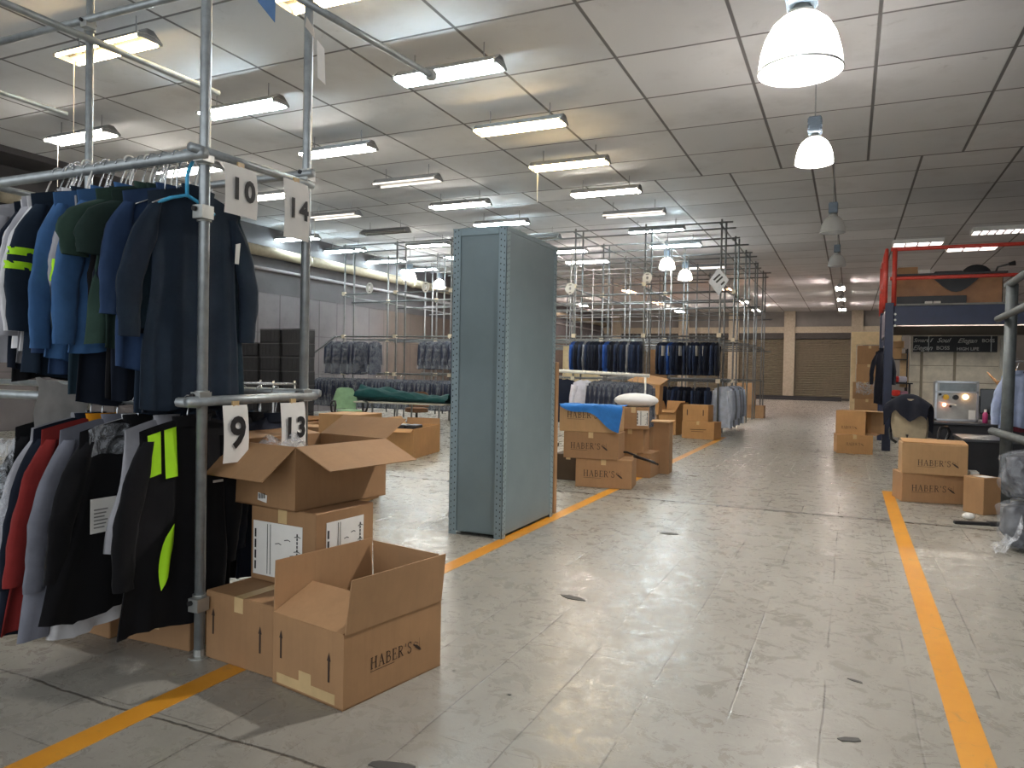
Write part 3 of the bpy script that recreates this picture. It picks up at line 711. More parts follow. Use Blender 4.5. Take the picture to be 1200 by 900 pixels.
for i, (nm, c, x, hf, ln, sl, yo, lb) in enumerate(lo):
    g = Garment(300 + i, half=hf, length=ln, t=.026, fold=.011, sleeve=sl, flare=.16, spread=.085, srad=.07, neck=-.075, drop=.055, tilt=-.05 if i < 3 else -.13)
    ex = []
    if i == 0:
        ex = [hv('shoulder_panel', g.patch(-.88, -.62, .03, .24, -1, .012, .02)), hv('shoulder_panel', g.patch(-.55, -.30, .03, .27, -1, .012, .02))]
        ml = MB(); ml.grid(lambda a, b: g.surf(-.42 + .16 * (a - .5) * sin(pi * min(.999, b ** .7)) * 1.7 + .12 * (1 - b), .50 + .32 * b, -1, .012), 6, 10)
        ex.append(hv('side_panel', ml))
        ex.append(('embroidery', MB().cbox((.16, -.032, -.40), (.06, .004, .012)).mesh('e', PAPER_G)))
    if i == 3:
        tg = MB().box((-.275, -.050, -.585), (-.150, -.047, -.43)); ml = MB()
        for q in range(6): ribbon(ml, [(0, q * .016), (.05 + .008 * (q % 3), q * .016)], .006, (-.26, -.050, -.56), (1, 0, 0), (0, 0, 1), (0, -1, 0))
        ex.append(('paper_tag', tg.mesh('tag', PAPER), [('handwriting', ml.mesh('hw', mat('pencil', lin(130, 128, 124), .7)))], 'white paper tag'))
        ex.append(('plastic_cover', MB().grid(lambda a, b: g.surf(-.9 + 1.8 * a, .16 * b, -1, .012) + Vector((0, -.008 * sin(9 * a + 4 * b), .012 * sin(14 * a))), 18, 4).mesh('pc', FILM2, True), None, 'crumpled clear film over the shoulders'))
    garment(nm, lb, nm.replace('_', ' '), (x, RY + yo, RZ2), pi / 2 + rnd.uniform(-.05, .05), c, g, GL, sleeves=sl > .1, extra=ex, collar_col=lin(214, 140, 30) if i == 7 else None, hrr=.004)
for row, (yy, zz, gname, lbl) in enumerate(((3.245, 2.475, 'dark clothes on the upper rear rail of the front rack', 'upper rear rail'), (3.35, 1.255, 'dark clothes on the lower rear rail of the front rack', 'lower rear rail'))):
    for i in range(6):
        g = Garment(700 + 20 * row + i, half=.25, length=1.0 if row == 0 else .92, t=.04, fold=.012, sleeve=.62, spread=.07)
        garment('jacket', 'dark jacket on the %s of the front rack, %s from the right' % (lbl, ORD[i]), 'jacket', ((-3.50, -3.06)[row] - .125 * i, yy, zz), pi / 2 + rnd.uniform(-.08, .08), (NAVY2, BLACK, NAVY)[i % 3], g, gname)
solo('white_cloth', MB().grid(lambda a, b: (-3.46 + .015 * sin(5 * b), 2.20 + .25 * a + .008 * sin(8 * b), 1.33 - .25 * b - .05 * a + .006 * sin(20 * a)), 12, 6).mesh('wc', fabric(lin(178, 176, 172)), True), 'folded off-white cloth lying over the lower rail at left', 'cloth')
solo('plastic_bag', MB().grid(lambda a, b: (-3.62 + .3 * a * (1 - .3 * b), 2.02 + .02 * sin(9 * a), 1.08 - .5 * b + .02 * sin(6 * a)), 12, 10).mesh('pb', FILM2, True), 'clear plastic bag hanging at the left edge beside dark jackets', 'bag')

# ------------------------------------------------------------------ cartons
BODY = {}
def carton(label, C, rot, W, L, Hh, top='closed', mt=None, flaps=None, group=None, marks=None, name='cardboard_box', th=.006, tape=True, cat='box', extra=None, fl=None):
    """C: front right bottom corner; the box runs W to the left and L to the back, then turns by rot"""
    mt = mt or CARD
    o = thing(name, label, cat, C, rot, group)
    if top == 'closed':
        mb = MB().bbox((-W, 0, 0), (0, L, Hh), .005)
        link('body', mb.mesh('body', mt), o)
        ms = MB(); ms.box((-W / 2 - .0015, .0, Hh), (-W / 2 + .0015, L, Hh + .0006)); link('seam', ms.mesh('seam', INK), o)
        if tape: link('tape', MB().box((-W / 2 - .03, -.0008, Hh - .06), (-W / 2 + .03, L, Hh + .0012)).box((-W / 2 - .03, -.0012, Hh - .07), (-W / 2 + .03, 0, Hh)).mesh('tape', TAPE), o)
    else:
        mb = MB(); mb.box((-W, 0, 0), (0, L, th)); 
        for a, b in (((-W, 0, 0), (0, th, Hh)), ((-W, L - th, 0), (0, L, Hh)), ((-W, th, 0), (-W + th, L - th, Hh)), ((-th, th, 0), (0, L - th, Hh))): mb.box(a, b)
        link('body', mb.mesh('body', [mt]), o)
        for side, ang, ln in flaps or []:
            a = radians(ang); mb = MB()
            d = {'f': Vector((0, 1, 0)), 'b': Vector((0, -1, 0)), 'l': Vector((1, 0, 0)), 'r': Vector((-1, 0, 0))}[side]     # inward
            e = {'f': ((-W + .004, 0), (-.004, 0)), 'b': ((-W + .004, L), (-.004, L)), 'l': ((-W, .004), (-W, L - .004)), 'r': ((0, .004), (0, L - .004))}[side]
            dv = d * cos(a) + Vector((0, 0, 1)) * sin(a); nv = d * -sin(a) + Vector((0, 0, 1)) * cos(a)
            p0 = Vector((*e[0], Hh)); p1 = Vector((*e[1], Hh)); tp = .006
            t01 = (p1 - p0).normalized() * tp
            pts = [p0, p1, p1 + dv * ln - t01, p0 + dv * ln + t01]
            mb.slab(pts, nv, .005); link('flap', mb.mesh('flap', CARD_I if ang < 100 else mt), o)
    if marks:
        mb = MB(); marks(mb, W, L, Hh)
        if mb.f: link('lettering', mb.mesh('ink', INK), o)
    for it in extra or []: link(it[0], it[1], o, label=it[2] if len(it) > 2 else None)
    return o
def hab_front(x0, z0, width):
    return lambda mb, W, L, Hh: habers(mb, (-W + x0, 0, z0), (1, 0, 0), (0, 0, 1), (0, -1, 0), width)
# the three front boxes
def arrows(W):
    out = []
    for o_ in ((-W + .057, 0, .125), (-.088, 0, .10)):
        mb = MB(); arrow_up(mb, o_, (1, 0, 0), (0, 0, 1), (0, -1, 0), .12); out.append(('arrow_mark', mb.mesh('a', INK), 'printed upward arrow'))
    return out
def mP(mb, W, L, Hh):
    habers(mb, (0, .15, .125), (0, 1, 0), (0, 0, 1), (1, 0, 0), .34)
tp = MB().box((-.43, -.0012, .012), (-.05, 0, .055)).box((-.28, -.0016, .045), (-.20, -.0002, .10))
carton('open brown carton in front on the floor, side printed with lettering', (-1.845, 2.43, 0), radians(-11), .46, .60, .312, 'open', CARD,
       [('f', 24, .23), ('b', 86, .22), ('l', 90, .23), ('r', 97, .23)], 'brown cartons beside the front rack', mP, extra=[('tape', tp.mesh('tape', TAPE), 'beige tape patch')] + arrows(.46))
carton('sealed brown carton with two arrows, beside the front post on the floor', (-2.318, 2.545, 0), radians(-6), .47, .52, .325, 'closed', CARD_D, None, 'brown cartons beside the front rack', None, extra=arrows(.47))
def paper_label(o, U, V, N, w, h, lines=True):
    mb = MB(); o = Vector(o); U, V, N = Vector(U), Vector(V), Vector(N)
    mb.face([mb.p(o + U * a * w + V * b * h + N * .0018) for a, b in ((0, 0), (1, 0), (1, 1), (0, 1))])
    mb.k = 1
    if lines:
        for q in (.30, .36): ribbon(mb, [(q * w, .04 * h), (q * w, .96 * h)], .004, o, U, V, N, 1, .003)
        rr = random.Random(5)
        for q in range(9):
            a = .45 + .42 * rr.random(); b = .08 + .09 * q
            ribbon(mb, [(a * w, b * h), ((a + .07) * w, (b + .02) * h), ((a + .12) * w, b * h)], .004, o, U, V, N, 1, .003)
        for q in range(12): ribbon(mb, [(.9 * w, (.05 + .07 * q) * h), (.9 * w, (.05 + .07 * q) * h + .04 * h)], .009, o, U, V, N, 1, .003)
        for q in range(4): ribbon(mb, [(.05 * w, (.1 + .2 * q) * h), (.05 * w, (.24 + .2 * q) * h)], .012, o, U, V, N, 1, .003)
    return mb.mesh('label', [PAPER, BLACKINK])
carton('carton with large white shipping papers, between the open carton and flapped carton', (-2.30, 2.80, .3265), radians(-5), .444, .42, .373, 'closed', CARD_D, None, 'brown cartons beside the front rack', None,
       extra=[('shipping_label', paper_label((-.425, 0, .03), (1, 0, 0), (0, 0, 1), (0, -1, 0), .34, .27), 'white paper with dark lines'), ('shipping_label', paper_label((0, .07, .06), (0, 1, 0), (0, 0, 1), (1, 0, 0), .27, .26), 'white paper with dark lines')])
bc = MB()
for q in range(9): ribbon(bc, [(.006 + q * .006, .008), (.006 + q * .006, .032)], .0018 + .0016 * (q % 3), (-.27, 0, .03), (1, -0, .12), (-.12, 0, 1), (0, -1, 0), 1, .0028)
bl2 = MB().slab([(-.272, -.001, .032), (-.205, -.001, .022), (-.202, -.001, .06), (-.27, -.001, .07)], (0, -1, 0), .001)
SB = carton('topmost open carton with wide flaps folded out, stacked by the front post', (-2.42, 2.79, .7005), radians(-8), .52, .64, .315, 'open', CARD_D,
       [('f', 218, .24), ('b', 150, .2), ('l', 172, .2), ('r', 203, .25)], 'brown cartons beside the front rack', None,
       extra=[('barcode_label', bl2.mesh('bl', PAPER), 'small barcode label'), ('barcode', bc.mesh('bc', BLACKINK))])
solo('plastic_film', MB().grid(lambda a, b: (-2.84 + .30 * a, 2.95 + .22 * b, .98 + .05 * sin(7 * a + 3 * b) * sin(5 * b + a) + .05 * sin(pi * a) * sin(pi * b)), 14, 10).mesh('pf', FILM2, True), 'crumpled clear film poking out of the topmost open carton', 'film')
# low boxes under the hung clothes
for i, (x, y, rz, w, l, h_, lb) in enumerate([(-2.90, 2.60, 2, .46, .5, .15, 'low carton on the floor under the lime shouldered jacket'), (-3.39, 2.54, -3, .46, .5, .16, 'low carton under the black jackets, second from the front post'),
        (-3.88, 2.53, 3, .46, .5, .17, 'low carton under the red garment at the left edge'), (-4.39, 2.55, 0, .46, .5, .17, 'low carton at the far left edge under the rack')]):
    carton(lb, (x, y, 0), radians(rz), w, l, h_, 'closed', CARD_D, None, 'low cartons under the front rack')

# the printed cartons behind the cabinet
GH = 'printed cartons along the yellow line'
carton('printed carton at the bottom of the stack behind the grey cabinet', (-2.358, 8.66, 0), radians(8), .69, .45, .35, 'closed', CARD, None, GH, hab_front(.10, .135, .52))
carton('printed carton in the middle of the stack behind the grey cabinet', (-2.515, 8.60, .351), radians(6), .68, .45, .325, 'closed', CARD_D, None, GH, hab_front(.09, .12, .50))
H3B = carton('printed carton on top of the stack, under the blue cloth', (-2.545, 8.57, .678), radians(3), .71, .45, .315, 'closed', CARD_P, None, GH, hab_front(.10, .17, .52))
def drape(a, b):
    x = -3.27 + .80 * a; d = max(0, .02 + .28 * a ** 1.5 + .03 * sin(9 * a))
    q = b * (.34 + d)
    if q < .34: return (x, 8.88 - q + .02 * sin(7 * a), 1.004 + .012 * sin(11 * a + 5 * b) ** 2)
    return (x + .03 * sin(6 * q), 8.53 - .01 - .014 * sin(9 * a), 1.0 - (q - .34))
solo('blue_cloth', MB().grid(drape, 20, 18).mesh('bc', fabric(lin(52, 118, 190)), True), 'bright blue cloth draped over the top printed carton', 'cloth')
solo('cardboard_sheet', MB().bbox((-2.86, 6.80, 0), (-2.63, 6.86, 1.5), .004).mesh('cs', CARD_D), 'tall narrow cardboard panel standing behind the grey cabinet', 'cardboard')
carton('dark narrow carton on the floor left of the bottom printed carton', (-3.10, 9.0, 0), 0, .4, .4, .34, 'closed', m_card('cardboard_dark', lin(84, 66, 48)), None, GH)
carton('plain carton at the bottom of the pile with the white bag', (-2.40, 9.75, 0), 0, .44, .5, .33, 'closed', CARD_D, None, GH)
carton('plain carton second up in the pile with the white bag', (-2.50, 9.72, .331), radians(4), .36, .46, .325, 'closed', CARD, None, GH)
carton('carton with a white shipping paper, top of the pile with the white bag', (-2.42, 9.7, .657), radians(14), .42, .46, .29, 'closed', CARD, None, GH, None,
       extra=[('shipping_label', paper_label((-.16, 0, .05), (1, 0, 0), (0, 0, 1), (0, -1, 0), .15, .2, True), 'white paper')])
solo('white_bag', MB().sphere((-2.66, 9.92, 1.035), .31, .24, .10, 18, 10).mesh('wb', POLY, True), 'white plastic bag lying on the labelled carton', 'bag')
solo('black_strap', MB().poly([(-2.75, 9.05, .40), (-2.5, 8.95, .42), (-2.32, 8.9, .37), (-2.14, 8.86, .33), (-2.10, 8.9, .30), (-2.2, 8.9, .33), (-2.42, 8.96, .37)], .013, 8).mesh('st', BLK, True), 'black strap looping out behind the bottom printed carton', 'strap')
carton('tall narrow carton standing upright on the yellow line', (-2.27, 10.27, 0), radians(3), .225, .3, .72, 'closed', CARD_D, None, GH, tape=False,
       extra=[('top_flap', MB().slab([(-.26, -.02, .724), (.01, -.02, .724), (.03, .3, .735), (-.3, .32, .73)], (0, 0, 1), .012).mesh('tf', CARD_P), 'pale loose top flap')])
carton('carton at the bottom of the pair beside the far striped shirts', (-2.63, 16.25, 0), radians(-12), .74, .42, .38, 'closed', CARD_O, None, GH, lambda mb, W, L, Hh: [ribbon(mb, [(.2, .2), (.56, .21)], .012, (-W, 0, 0), (1, 0, 0), (0, 0, 1), (0, -1, 0)), ribbon(mb, [(.22, .16), (.5, .165)], .008, (-W, 0, 0), (1, 0, 0), (0, 0, 1), (0, -1, 0))])
carton('carton on top of the pair beside the far striped shirts', (-2.78, 16.36, .381), radians(-8), .57, .36, .36, 'closed', CARD_O, None, GH, lambda mb, W, L, Hh: [ribbon(mb, [(a, .13), (a, .25)], .02, (-W, 0, 0), (1, 0, 0), (0, 0, 1), (0, -1, 0)) for a in (.1, .46)], tape=False)
carton('open orange carton left of the far carton pair', (-3.62, 17.0, 0), radians(-14), .47, .45, .58, 'open', CARD_O, [('f', 215, .1), ('b', 100, .2), ('l', 110, .2), ('r', 120, .2)], GH)
carton('small dark carton on the floor behind the tall narrow carton', (-3.0, 13.0, 0), 0, .3, .3, .52, 'closed', CARD_D, None, GH, tape=False)

# far right end of the racks
GF = 'cartons at the far end of the racks'
for i, (x, y, z, w, h_, lb) in enumerate([(-2.55, 25.6, 0, .6, .42, 'grey carton at the foot of the far stack by the shutters'), (-2.85, 25.5, .421, .62, .40, 'reddish carton in the middle of the far stack by the shutters'), (-2.88, 25.55, .822, .6, .34, 'reddish carton on top of the far stack by the shutters')]):
    carton(lb, (x, y, z), 0, w, .5, h_, 'closed', CARD_D, None, GF, tape=False)

# ------------------------------------------------------------------ steel cabinet
CB = thing('steel_cabinet', 'tall grey-green steel shelving cabinet with perforated corner posts', 'cabinet', (0, 0, 0))
cx0, cx1, cy0, cy1, cz = -3.10, -2.595, 5.51, 6.66, 2.60
def angle_post(x, y, sx, sy):
    mb = MB(); w = .072; t = .004
    mb.box((min(x, x + sx * w), min(y, y + sy * t), 0), (max(x, x + sx * w), max(y, y + sy * t), cz)); mb.box((min(x, x + sx * t), min(y, y + sy * w), 0), (max(x, x + sx * t), max(y, y + sy * w), cz))
    mb.k = 1
    q = .03
    while q < cz - .02:
        for off in (.020, .052):
            zz = q + (.012 if off > .03 else 0)
            cxx = x + sx * off; yy = y - sy * .0008
            mb.face([mb.p((cxx + .0055 * cos(a * pi / 3), yy, zz + .0075 * sin(a * pi / 3))) for a in (range(6) if sy > 0 else range(5, -1, -1))])
            cyy = y + sy * off; xx = x - sx * .0008
            mb.face([mb.p((xx, cyy + .0055 * cos(a * pi / 3), zz + .0075 * sin(a * pi / 3))) for a in (range(6) if sx < 0 else range(5, -1, -1))])
        q += .05
    return mb.mesh('post', [STEELL, STEELD])
for x, sx in ((cx0, 1), (cx1, -1)):
    for y, sy in ((cy0, 1), (cy1, -1)): link('corner_post', angle_post(x, y, sx, sy), CB)
link('side_panel', MB().bbox((cx0 + .012, cy0 + .010, .04), (cx1 - .012, cy0 + .016, cz - .05), .001).mesh('p', STEEL), CB)
link('side_panel', MB().bbox((cx1 - .007, cy0 + .008, .03), (cx1 - .0045, cy1 - .008, cz - .012), .001).mesh('p', STEEL), CB)
link('side_panel', MB().bbox((cx0 + .012, cy1 - .012, .04), (cx1 - .012, cy1 - .006, cz - .05), .001).mesh('p', STEEL), CB)
link('side_panel', MB().bbox((cx0 + .0045, cy0 + .008, .03), (cx0 + .008, cy1 - .008, cz - .012), .001).mesh('p', STEEL), CB)
link('header_rail', MB().bbox((cx0 + .074, cy0 - .003, cz - .06), (cx1 - .074, cy0 + .012, cz - .001), .002).mesh('p', STEELL), CB)
link('top_panel', MB().bbox((cx0 - .004, cy0 - .004, cz - .001), (cx1 + .004, cy1 + .004, cz + .006), .001).mesh('p', STEELL), CB)
link('edge_rail', MB().bbox((cx1 - .004, cy0 + .004, cz - .035), (cx1 + .001, cy1 - .004, cz - .001), .001).mesh('p', STEEL), CB)
for i in range(6):
    z = .06 + i * (cz - .08) / 5
    link('shelf', MB().box((cx0 + .01, cy0 + .013, z - .03), (cx1 - .01, cy1 - .013, z)).mesh('p', STEEL), CB)
solo('plastic_film', MB().grid(lambda a, b: (-3.48 + .4 * a, 5.45 + .9 * b, .012 + .09 * abs(sin(9 * a + 3 * b) * sin(7 * b + 2 * a)) * sin(pi * a) * sin(pi * b) + .03 * a * a), 18, 18).mesh('pf', FILM, True), 'crumpled clear film on the floor beside the grey cabinet', 'film')

# ------------------------------------------------------------------ middle racks
COLX = [-2.83 - 1.82 * i for i in range(7)]
RN = ['the front row of the tall middle racks', 'the second row of tall middle racks', 'the third row of tall middle racks', 'the fourth row of tall middle racks', 'the last row of tall middle racks']
RWY = [17.9, 20.2, 22.5, 24.8, 27.1]
upm = MB().tube((0, 0, 0), (0, 0, 5.09), .024, 6).mesh('upright', GALV_F, True)
JC = MB().cbox((0, 0, 0), (.10, .09, .10)).mesh('coupler', mat('pale_coupler', lin(196, 186, 164), .6))
for j, y in enumerate(RWY):
    R = thing('pipe_rack', 'tall galvanised pipe frame forming %s' % RN[j], 'clothes rack', (0, y, 0), 0, 'tall pipe frames in the middle of the hall')
    for i, x in enumerate(COLX):
        for dy in (0, .45):
            if dy and j > 2 and i % 2: continue
            link('upright', upm, R, (x + (.03 if dy else 0) + rnd.uniform(-.02, .02), dy, 0))
    L0, L1 = COLX[-1] - .2, COLX[0] + .15
    for z, dy in ((1.26, -.03), (2.35, -.03), (2.30, .42), (3.62, -.03), (3.42, .42), (5.02, -.03), (4.92, .42)):
        a = L0 + rnd.uniform(-.2, .2)
        link('rail', MB().tube((a, dy, z + rnd.uniform(-.03, .03)), (L1 + rnd.uniform(-.1, .15), dy, z + rnd.uniform(-.03, .03)), .022, 6).mesh('rail', GALV_F, True), R)
    if j < 4:
        for i, x in enumerate(COLX):
            for z in (5.0, 3.55):
                link('cross_rail', MB().tube((x - .04, -.04, z), (x - .04, 2.21, z + rnd.uniform(-.05, .05)), .02, 6).mesh('rail', GALV_F, True), R)
    if j < 2:
        for i, x in enumerate(COLX):
            for z in (1.26, 2.35, 3.62): link('coupler', JC, R, (x, -.02, z))
# the near corner stacks of boxes hide a brace
solo('brace_pole', MB().tube((-13.9, 17.6, .95), (-12.9 - .9, 17.5, .9), .01, 6).tube((-15.3, 17.3, 1.25), (-13.8, 17.6, 2.35), .03, 6).mesh('br', GALV_F), 'slanting brace pole beside the black crates', 'pole')
# round and diamond cards on the frames
def disc(x, y, z, d, label):
    o = thing('size_disc', label, 'tag', (x, y, z), radians(-15), 'round white size discs on the racks')
    mb = MB(); n = 18
    O = [[(rr * cos(2 * pi * q / n), yy, rr * sin(2 * pi * q / n)) for q in range(n)] for rr, yy in ((d / 2, 0), (d / 8, 0), (d / 8, .006), (d / 2, .006))]
    ids = [[mb.p(c) for c in ring] for ring in O]
    for a in range(4):
        for q in range(n): mb.face((ids[a][q], ids[a][(q + 1) % n], ids[(a + 1) % 4][(q + 1) % n], ids[(a + 1) % 4][q]))
    ink = MB(); ribbon(ink, [(-.04, .09), (.04, .09)], .02, (0, -.001, 0), (1, 0, 0), (0, 0, 1), (0, -1, 0)); ribbon(ink, [(-.03, -.1), (.03, -.1)], .02, (0, -.001, 0), (1, 0, 0), (0, 0, 1), (0, -1, 0))
    parts(o, [('disc', mb.mesh('disc', PAPER_G)), ('print', ink.mesh('ink', INK))])
disc(-6.55, 17.75, 3.55, .30, 'round white disc on the post just right of the grey cabinet')
disc(-4.55, 17.75, 3.75, .27, 'round white disc on the frame by the central post')
disc(-12.75, 17.75, 3.75, .32, 'round white disc at the left end of the racks')
disc(-10.85, 17.75, 3.72, .30, 'round white disc left of the cabinet below a bell lamp')
solo('diamond_card', MB().slab([(-.26, 0, 0), (0, 0, -.33), (.24, 0, .02), (-.02, 0, .33)], (0, -1, 0), .008).mesh('dc', mat('grey_card', lin(176, 180, 186), .5)), 'diamond shaped grey card hanging on the corner post', 'sign', (-2.83, 17.70, 3.60), radians(-12))
for o_, pts in ((bpy.data.objects['diamond_card'], [((-.12, .04), (.02, .16)), ((-.06, -.02), (.08, .10)), ((.06, -.08), (.13, -.02))]),):
    mb = MB()
    for a, b in pts: ribbon(mb, [a, b], .045, (0, -.0085, 0), (1, 0, 0), (0, 0, 1), (0, -1, 0))
    link('print', mb.mesh('ink', BLACKINK), o_)

# garments on the far racks: shared meshes
PG = {}
def proto(key, col, sleeve_col=None, wrapped=False, half=.24, length=.8, sleeve=.58, t=.032, seeds=3):
    kk = key
    if kk in PG: return PG[kk]
    vs = []
    for s_ in range(seeds):
        g = Garment(hash(key) % 1000 * 0 + 500 + 17 * s_ + len(key), half=half, length=length, t=t, fold=.012, sleeve=sleeve, spread=.05)
        bd = MB(); nu = 10
        bd.grid(lambda a, b: g.surf(-cos(pi * a * 2), b, 1) if a <= .5 else g.surf(cos(pi * (a * 2 - 1)), b, -1), 20, 8, True)
        lst = [('body', bd.mesh('body', fabric(col), True))]
        for sg in (-1, 1):
            P, Rr = g.sleeve_pts(sg); lst.append(('sleeve', MB().poly(P[::3], Rr[::3], 6, True, .55).mesh('sleeve', fabric(sleeve_col or col), True)))
        lst.append(('hanger', hanger(g.neck, .2, CHROME, .006)))
        if wrapped:
            cv = MB(); cv.grid(lambda a, b: (lambda v: Vector((v.x * 1.16, v.y * 1.5 + .012 * sin(17 * a + 9 * b), v.z + .01)))(g.surf(-cos(pi * a * 2), b, 1, .02) if a <= .5 else g.surf(cos(pi * (a * 2 - 1)), b, -1, .02)), 20, 8, True)
            lst.append(('plastic_cover', cv.mesh('cover', FILM3, True)))
        vs.append(lst)
    PG[kk] = vs; return vs
def hang(key, name, label, cat, loc, rotz, group, **kw):
    vs = proto(key, **kw); o = thing(name, label, cat, loc, rotz, group); parts(o, vs[rnd.randrange(len(vs))]); return o
FN = dict(col=lin(40, 52, 78)); FB = dict(col=lin(44, 84, 160)); FD = dict(col=lin(30, 36, 52)); FG = dict(col=lin(120, 122, 128)); FW = dict(col=lin(206, 208, 214))
FWR = dict(col=lin(42, 46, 62), wrapped=True)
seq = ['b', 'd', 'n', 'g', 'n', 'd', 'd', 'n', 'd', 'b', 'd', 'n', 'd', 'n', 'g', 'n', 'n', 'n']
KM = {'b': ('far_blue', FB), 'd': ('far_dark', FD), 'n': ('far_navy', FN), 'g': ('far_grey', FG), 'w': ('far_white', FW), 'p': ('far_wrap', FWR)}
CN2 = {'b': 'blue', 'd': 'very dark', 'n': 'navy', 'g': 'grey', 'w': 'white', 'p': 'film-covered dark'}
for i, q in enumerate(seq):
    x = -6.42 + i * (1.72 / 17)
    hang(KM[q][0], 'suit_jacket', '%s jacket, %s from the left on the rail right of the cabinet' % (CN2[q], ORD[i]), 'jacket', (x, 17.87, 2.35), pi / 2 + rnd.uniform(-.35, .1), 'jackets on the rail right of the cabinet', **KM[q][1])
seq = 'dnnbndndnndndnd'
for i, q in enumerate(seq):
    x = -4.2 + i * (1.35 / 14)
    o = hang(KM[q][0] + 'b', 'suit_jacket', '%s jacket, %s from the left in the bay by the corner post' % (CN2[q], ORD[i]), 'jacket', (x, 17.87, 2.33), pi / 2 + rnd.uniform(-.45, .1), 'jackets in the bay by the corner post', **KM[q][1])
    if i in (1, 2, 5, 7, 9, 10): link('paper_tag', MB().box((-.27, -.07, -.48), (-.12, -.062, -.24)).mesh('tag', PAPER), o, label='white paper tag')
for i in range(14):
    x = -4.55 + i * .115
    q = 'dn'[i % 3 == 1]
    o = hang(KM[q][0] + 'l', 'suit_jacket', 'long %s coat, %s from the left on the low rail by the corner post' % (CN2[q], ORD[i]), 'coat', (x, 17.87, 1.26), pi / 2 + rnd.uniform(-.6, .1), 'coats on the low rail by the corner post', **dict(KM[q][1], length=.95))
for i in range(9):
    q = 'wwgwwgwgw'[i]
    hang(KM[q][0] + 'l', 'striped_shirt', '%s shirt, %s along the low rail behind the corner post' % ({'w': 'white', 'g': 'grey'}[q], ORD[i]), 'shirt', (-2.74 + .01 * (i % 3), 18.0 + .28 * i, 1.28), rnd.uniform(-.3, .2) + .15, 'pale shirts behind the corner post', **dict(KM[q][1], length=1.0, col=lin(176, 184, 200) if q == 'w' else lin(130, 134, 142), half=.2, sleeve=.7))
for i, x in enumerate((-14.1, -13.85, -13.5, -13.3, -13.1, -12.6)):
    hang('far_wrapL', 'suit_jacket', 'film-covered dark suit, %s on the upper rail near the grey wall' % ORD[i], 'suit', (x, 17.87, 2.35), pi / 2 - .5 + rnd.uniform(-.3, .3), 'wrapped suits near the grey wall', **dict(FWR, length=.98))
for i, x in enumerate((-10.85, -10.62, -10.38, -10.15, -9.9)):
    hang('far_wrap', 'suit_jacket', 'film-covered dark suit, %s on the upper rail just left of the cabinet' % ORD[i], 'suit', (x, 17.87, 2.35), pi / 2 - .4 + rnd.uniform(-.3, .3), 'wrapped suits just left of the cabinet', **FWR)
for i in range(44):
    x = -14.5 + i * (5.0 / 43)
    hang('far_wrapb', 'suit_jacket', 'film-covered suit, %s from the left on the long low rail' % ORD[i], 'suit', (x, 17.86, 1.26), pi / 2 - .3 + rnd.uniform(-.3, .3), 'wrapped suits on the long low rail', **dict(FWR, length=.86))
# white rolling rail with wrapped suits
RR = thing('rolling_rail', 'white rolling garment rail behind the printed cartons', 'clothes rack', (0, 0, 0))
link('rail', MB().tube((-5.05, 12.7, 1.435), (-3.18, 12.7, 1.37), .03, 8).mesh('r', WHITEP, True), RR)
for x, z in ((-4.98, 1.43), (-3.25, 1.37)):
    link('upright', MB().tube((x, 12.7, .08), (x, 12.7, z), .018, 8).mesh('u', WHITEP, True), RR)
    link('foot', MB().tube((x, 12.4, .08), (x, 13.0, .08), .018, 8).mesh('f', WHITEP, True), RR)
    for y in (12.42, 12.98): link('wheel', MB().tube((x - .015, y, .04), (x + .015, y, .04), .04, 10).mesh('w', BLK), RR)
hang('roll_dark', 'suit_jacket', 'dark navy jacket at the left end of the white rolling rail', 'jacket', (-4.78, 12.7, 1.43), .25, 'clothes on the white rolling rail', **FD)
hang('roll_white', 'dress_shirt', 'white shirt hanging on the white rolling rail', 'shirt', (-4.36, 12.62, 1.42), .3, 'clothes on the white rolling rail', col=lin(210, 210, 222), half=.2, length=.85)
for i in range(10):
    hang('roll_wrap', 'suit_jacket', 'film-covered suit, %s on the white rolling rail' % ORD[i], 'suit', (-4.12 + i * .092, 12.7, 1.41 - .003 * i), pi / 2 - .55 + rnd.uniform(-.12, .12), 'clothes on the white rolling rail', **FWR)
solo('cardboard_flap', MB().slab([(-3.95, 14.0, 1.26), (-3.30, 14.0, 1.18), (-3.24, 14.5, 1.30), (-3.75, 14.5, 1.40)], (0, 0, 1), .012).slab([(-3.55, 14.0, 1.2), (-3.30, 14.0, 1.18), (-3.32, 14.0, .62), (-3.55, 14.02, .70)], (0, 1, 0), .3).slab([(-3.5, 14.05, 0), (-3.36, 14.05, 0), (-3.36, 14.05, .7), (-3.5, 14.05, .7)], (0, 1, 0), .2).mesh('cf', CARD_O), 'tall open carton with a wide flap beside the rolling rail', 'box')
solo('cardboard_sheet', MB().bbox((-4.85, 19.2, 0), (-4.35, 19.26, 2.05), .004).mesh('cp', CARD_D), 'brown cardboard panel standing between the two groups of jackets', 'cardboard')
solo('cream_panel', MB().bbox((-7.9, 20.9, 0), (-6.75, 21.0, 2.2), .004).mesh('cp', mat('cream_board', lin(196, 176, 138), .6)), 'cream panel standing just right of the cabinet behind the racks', 'panel')

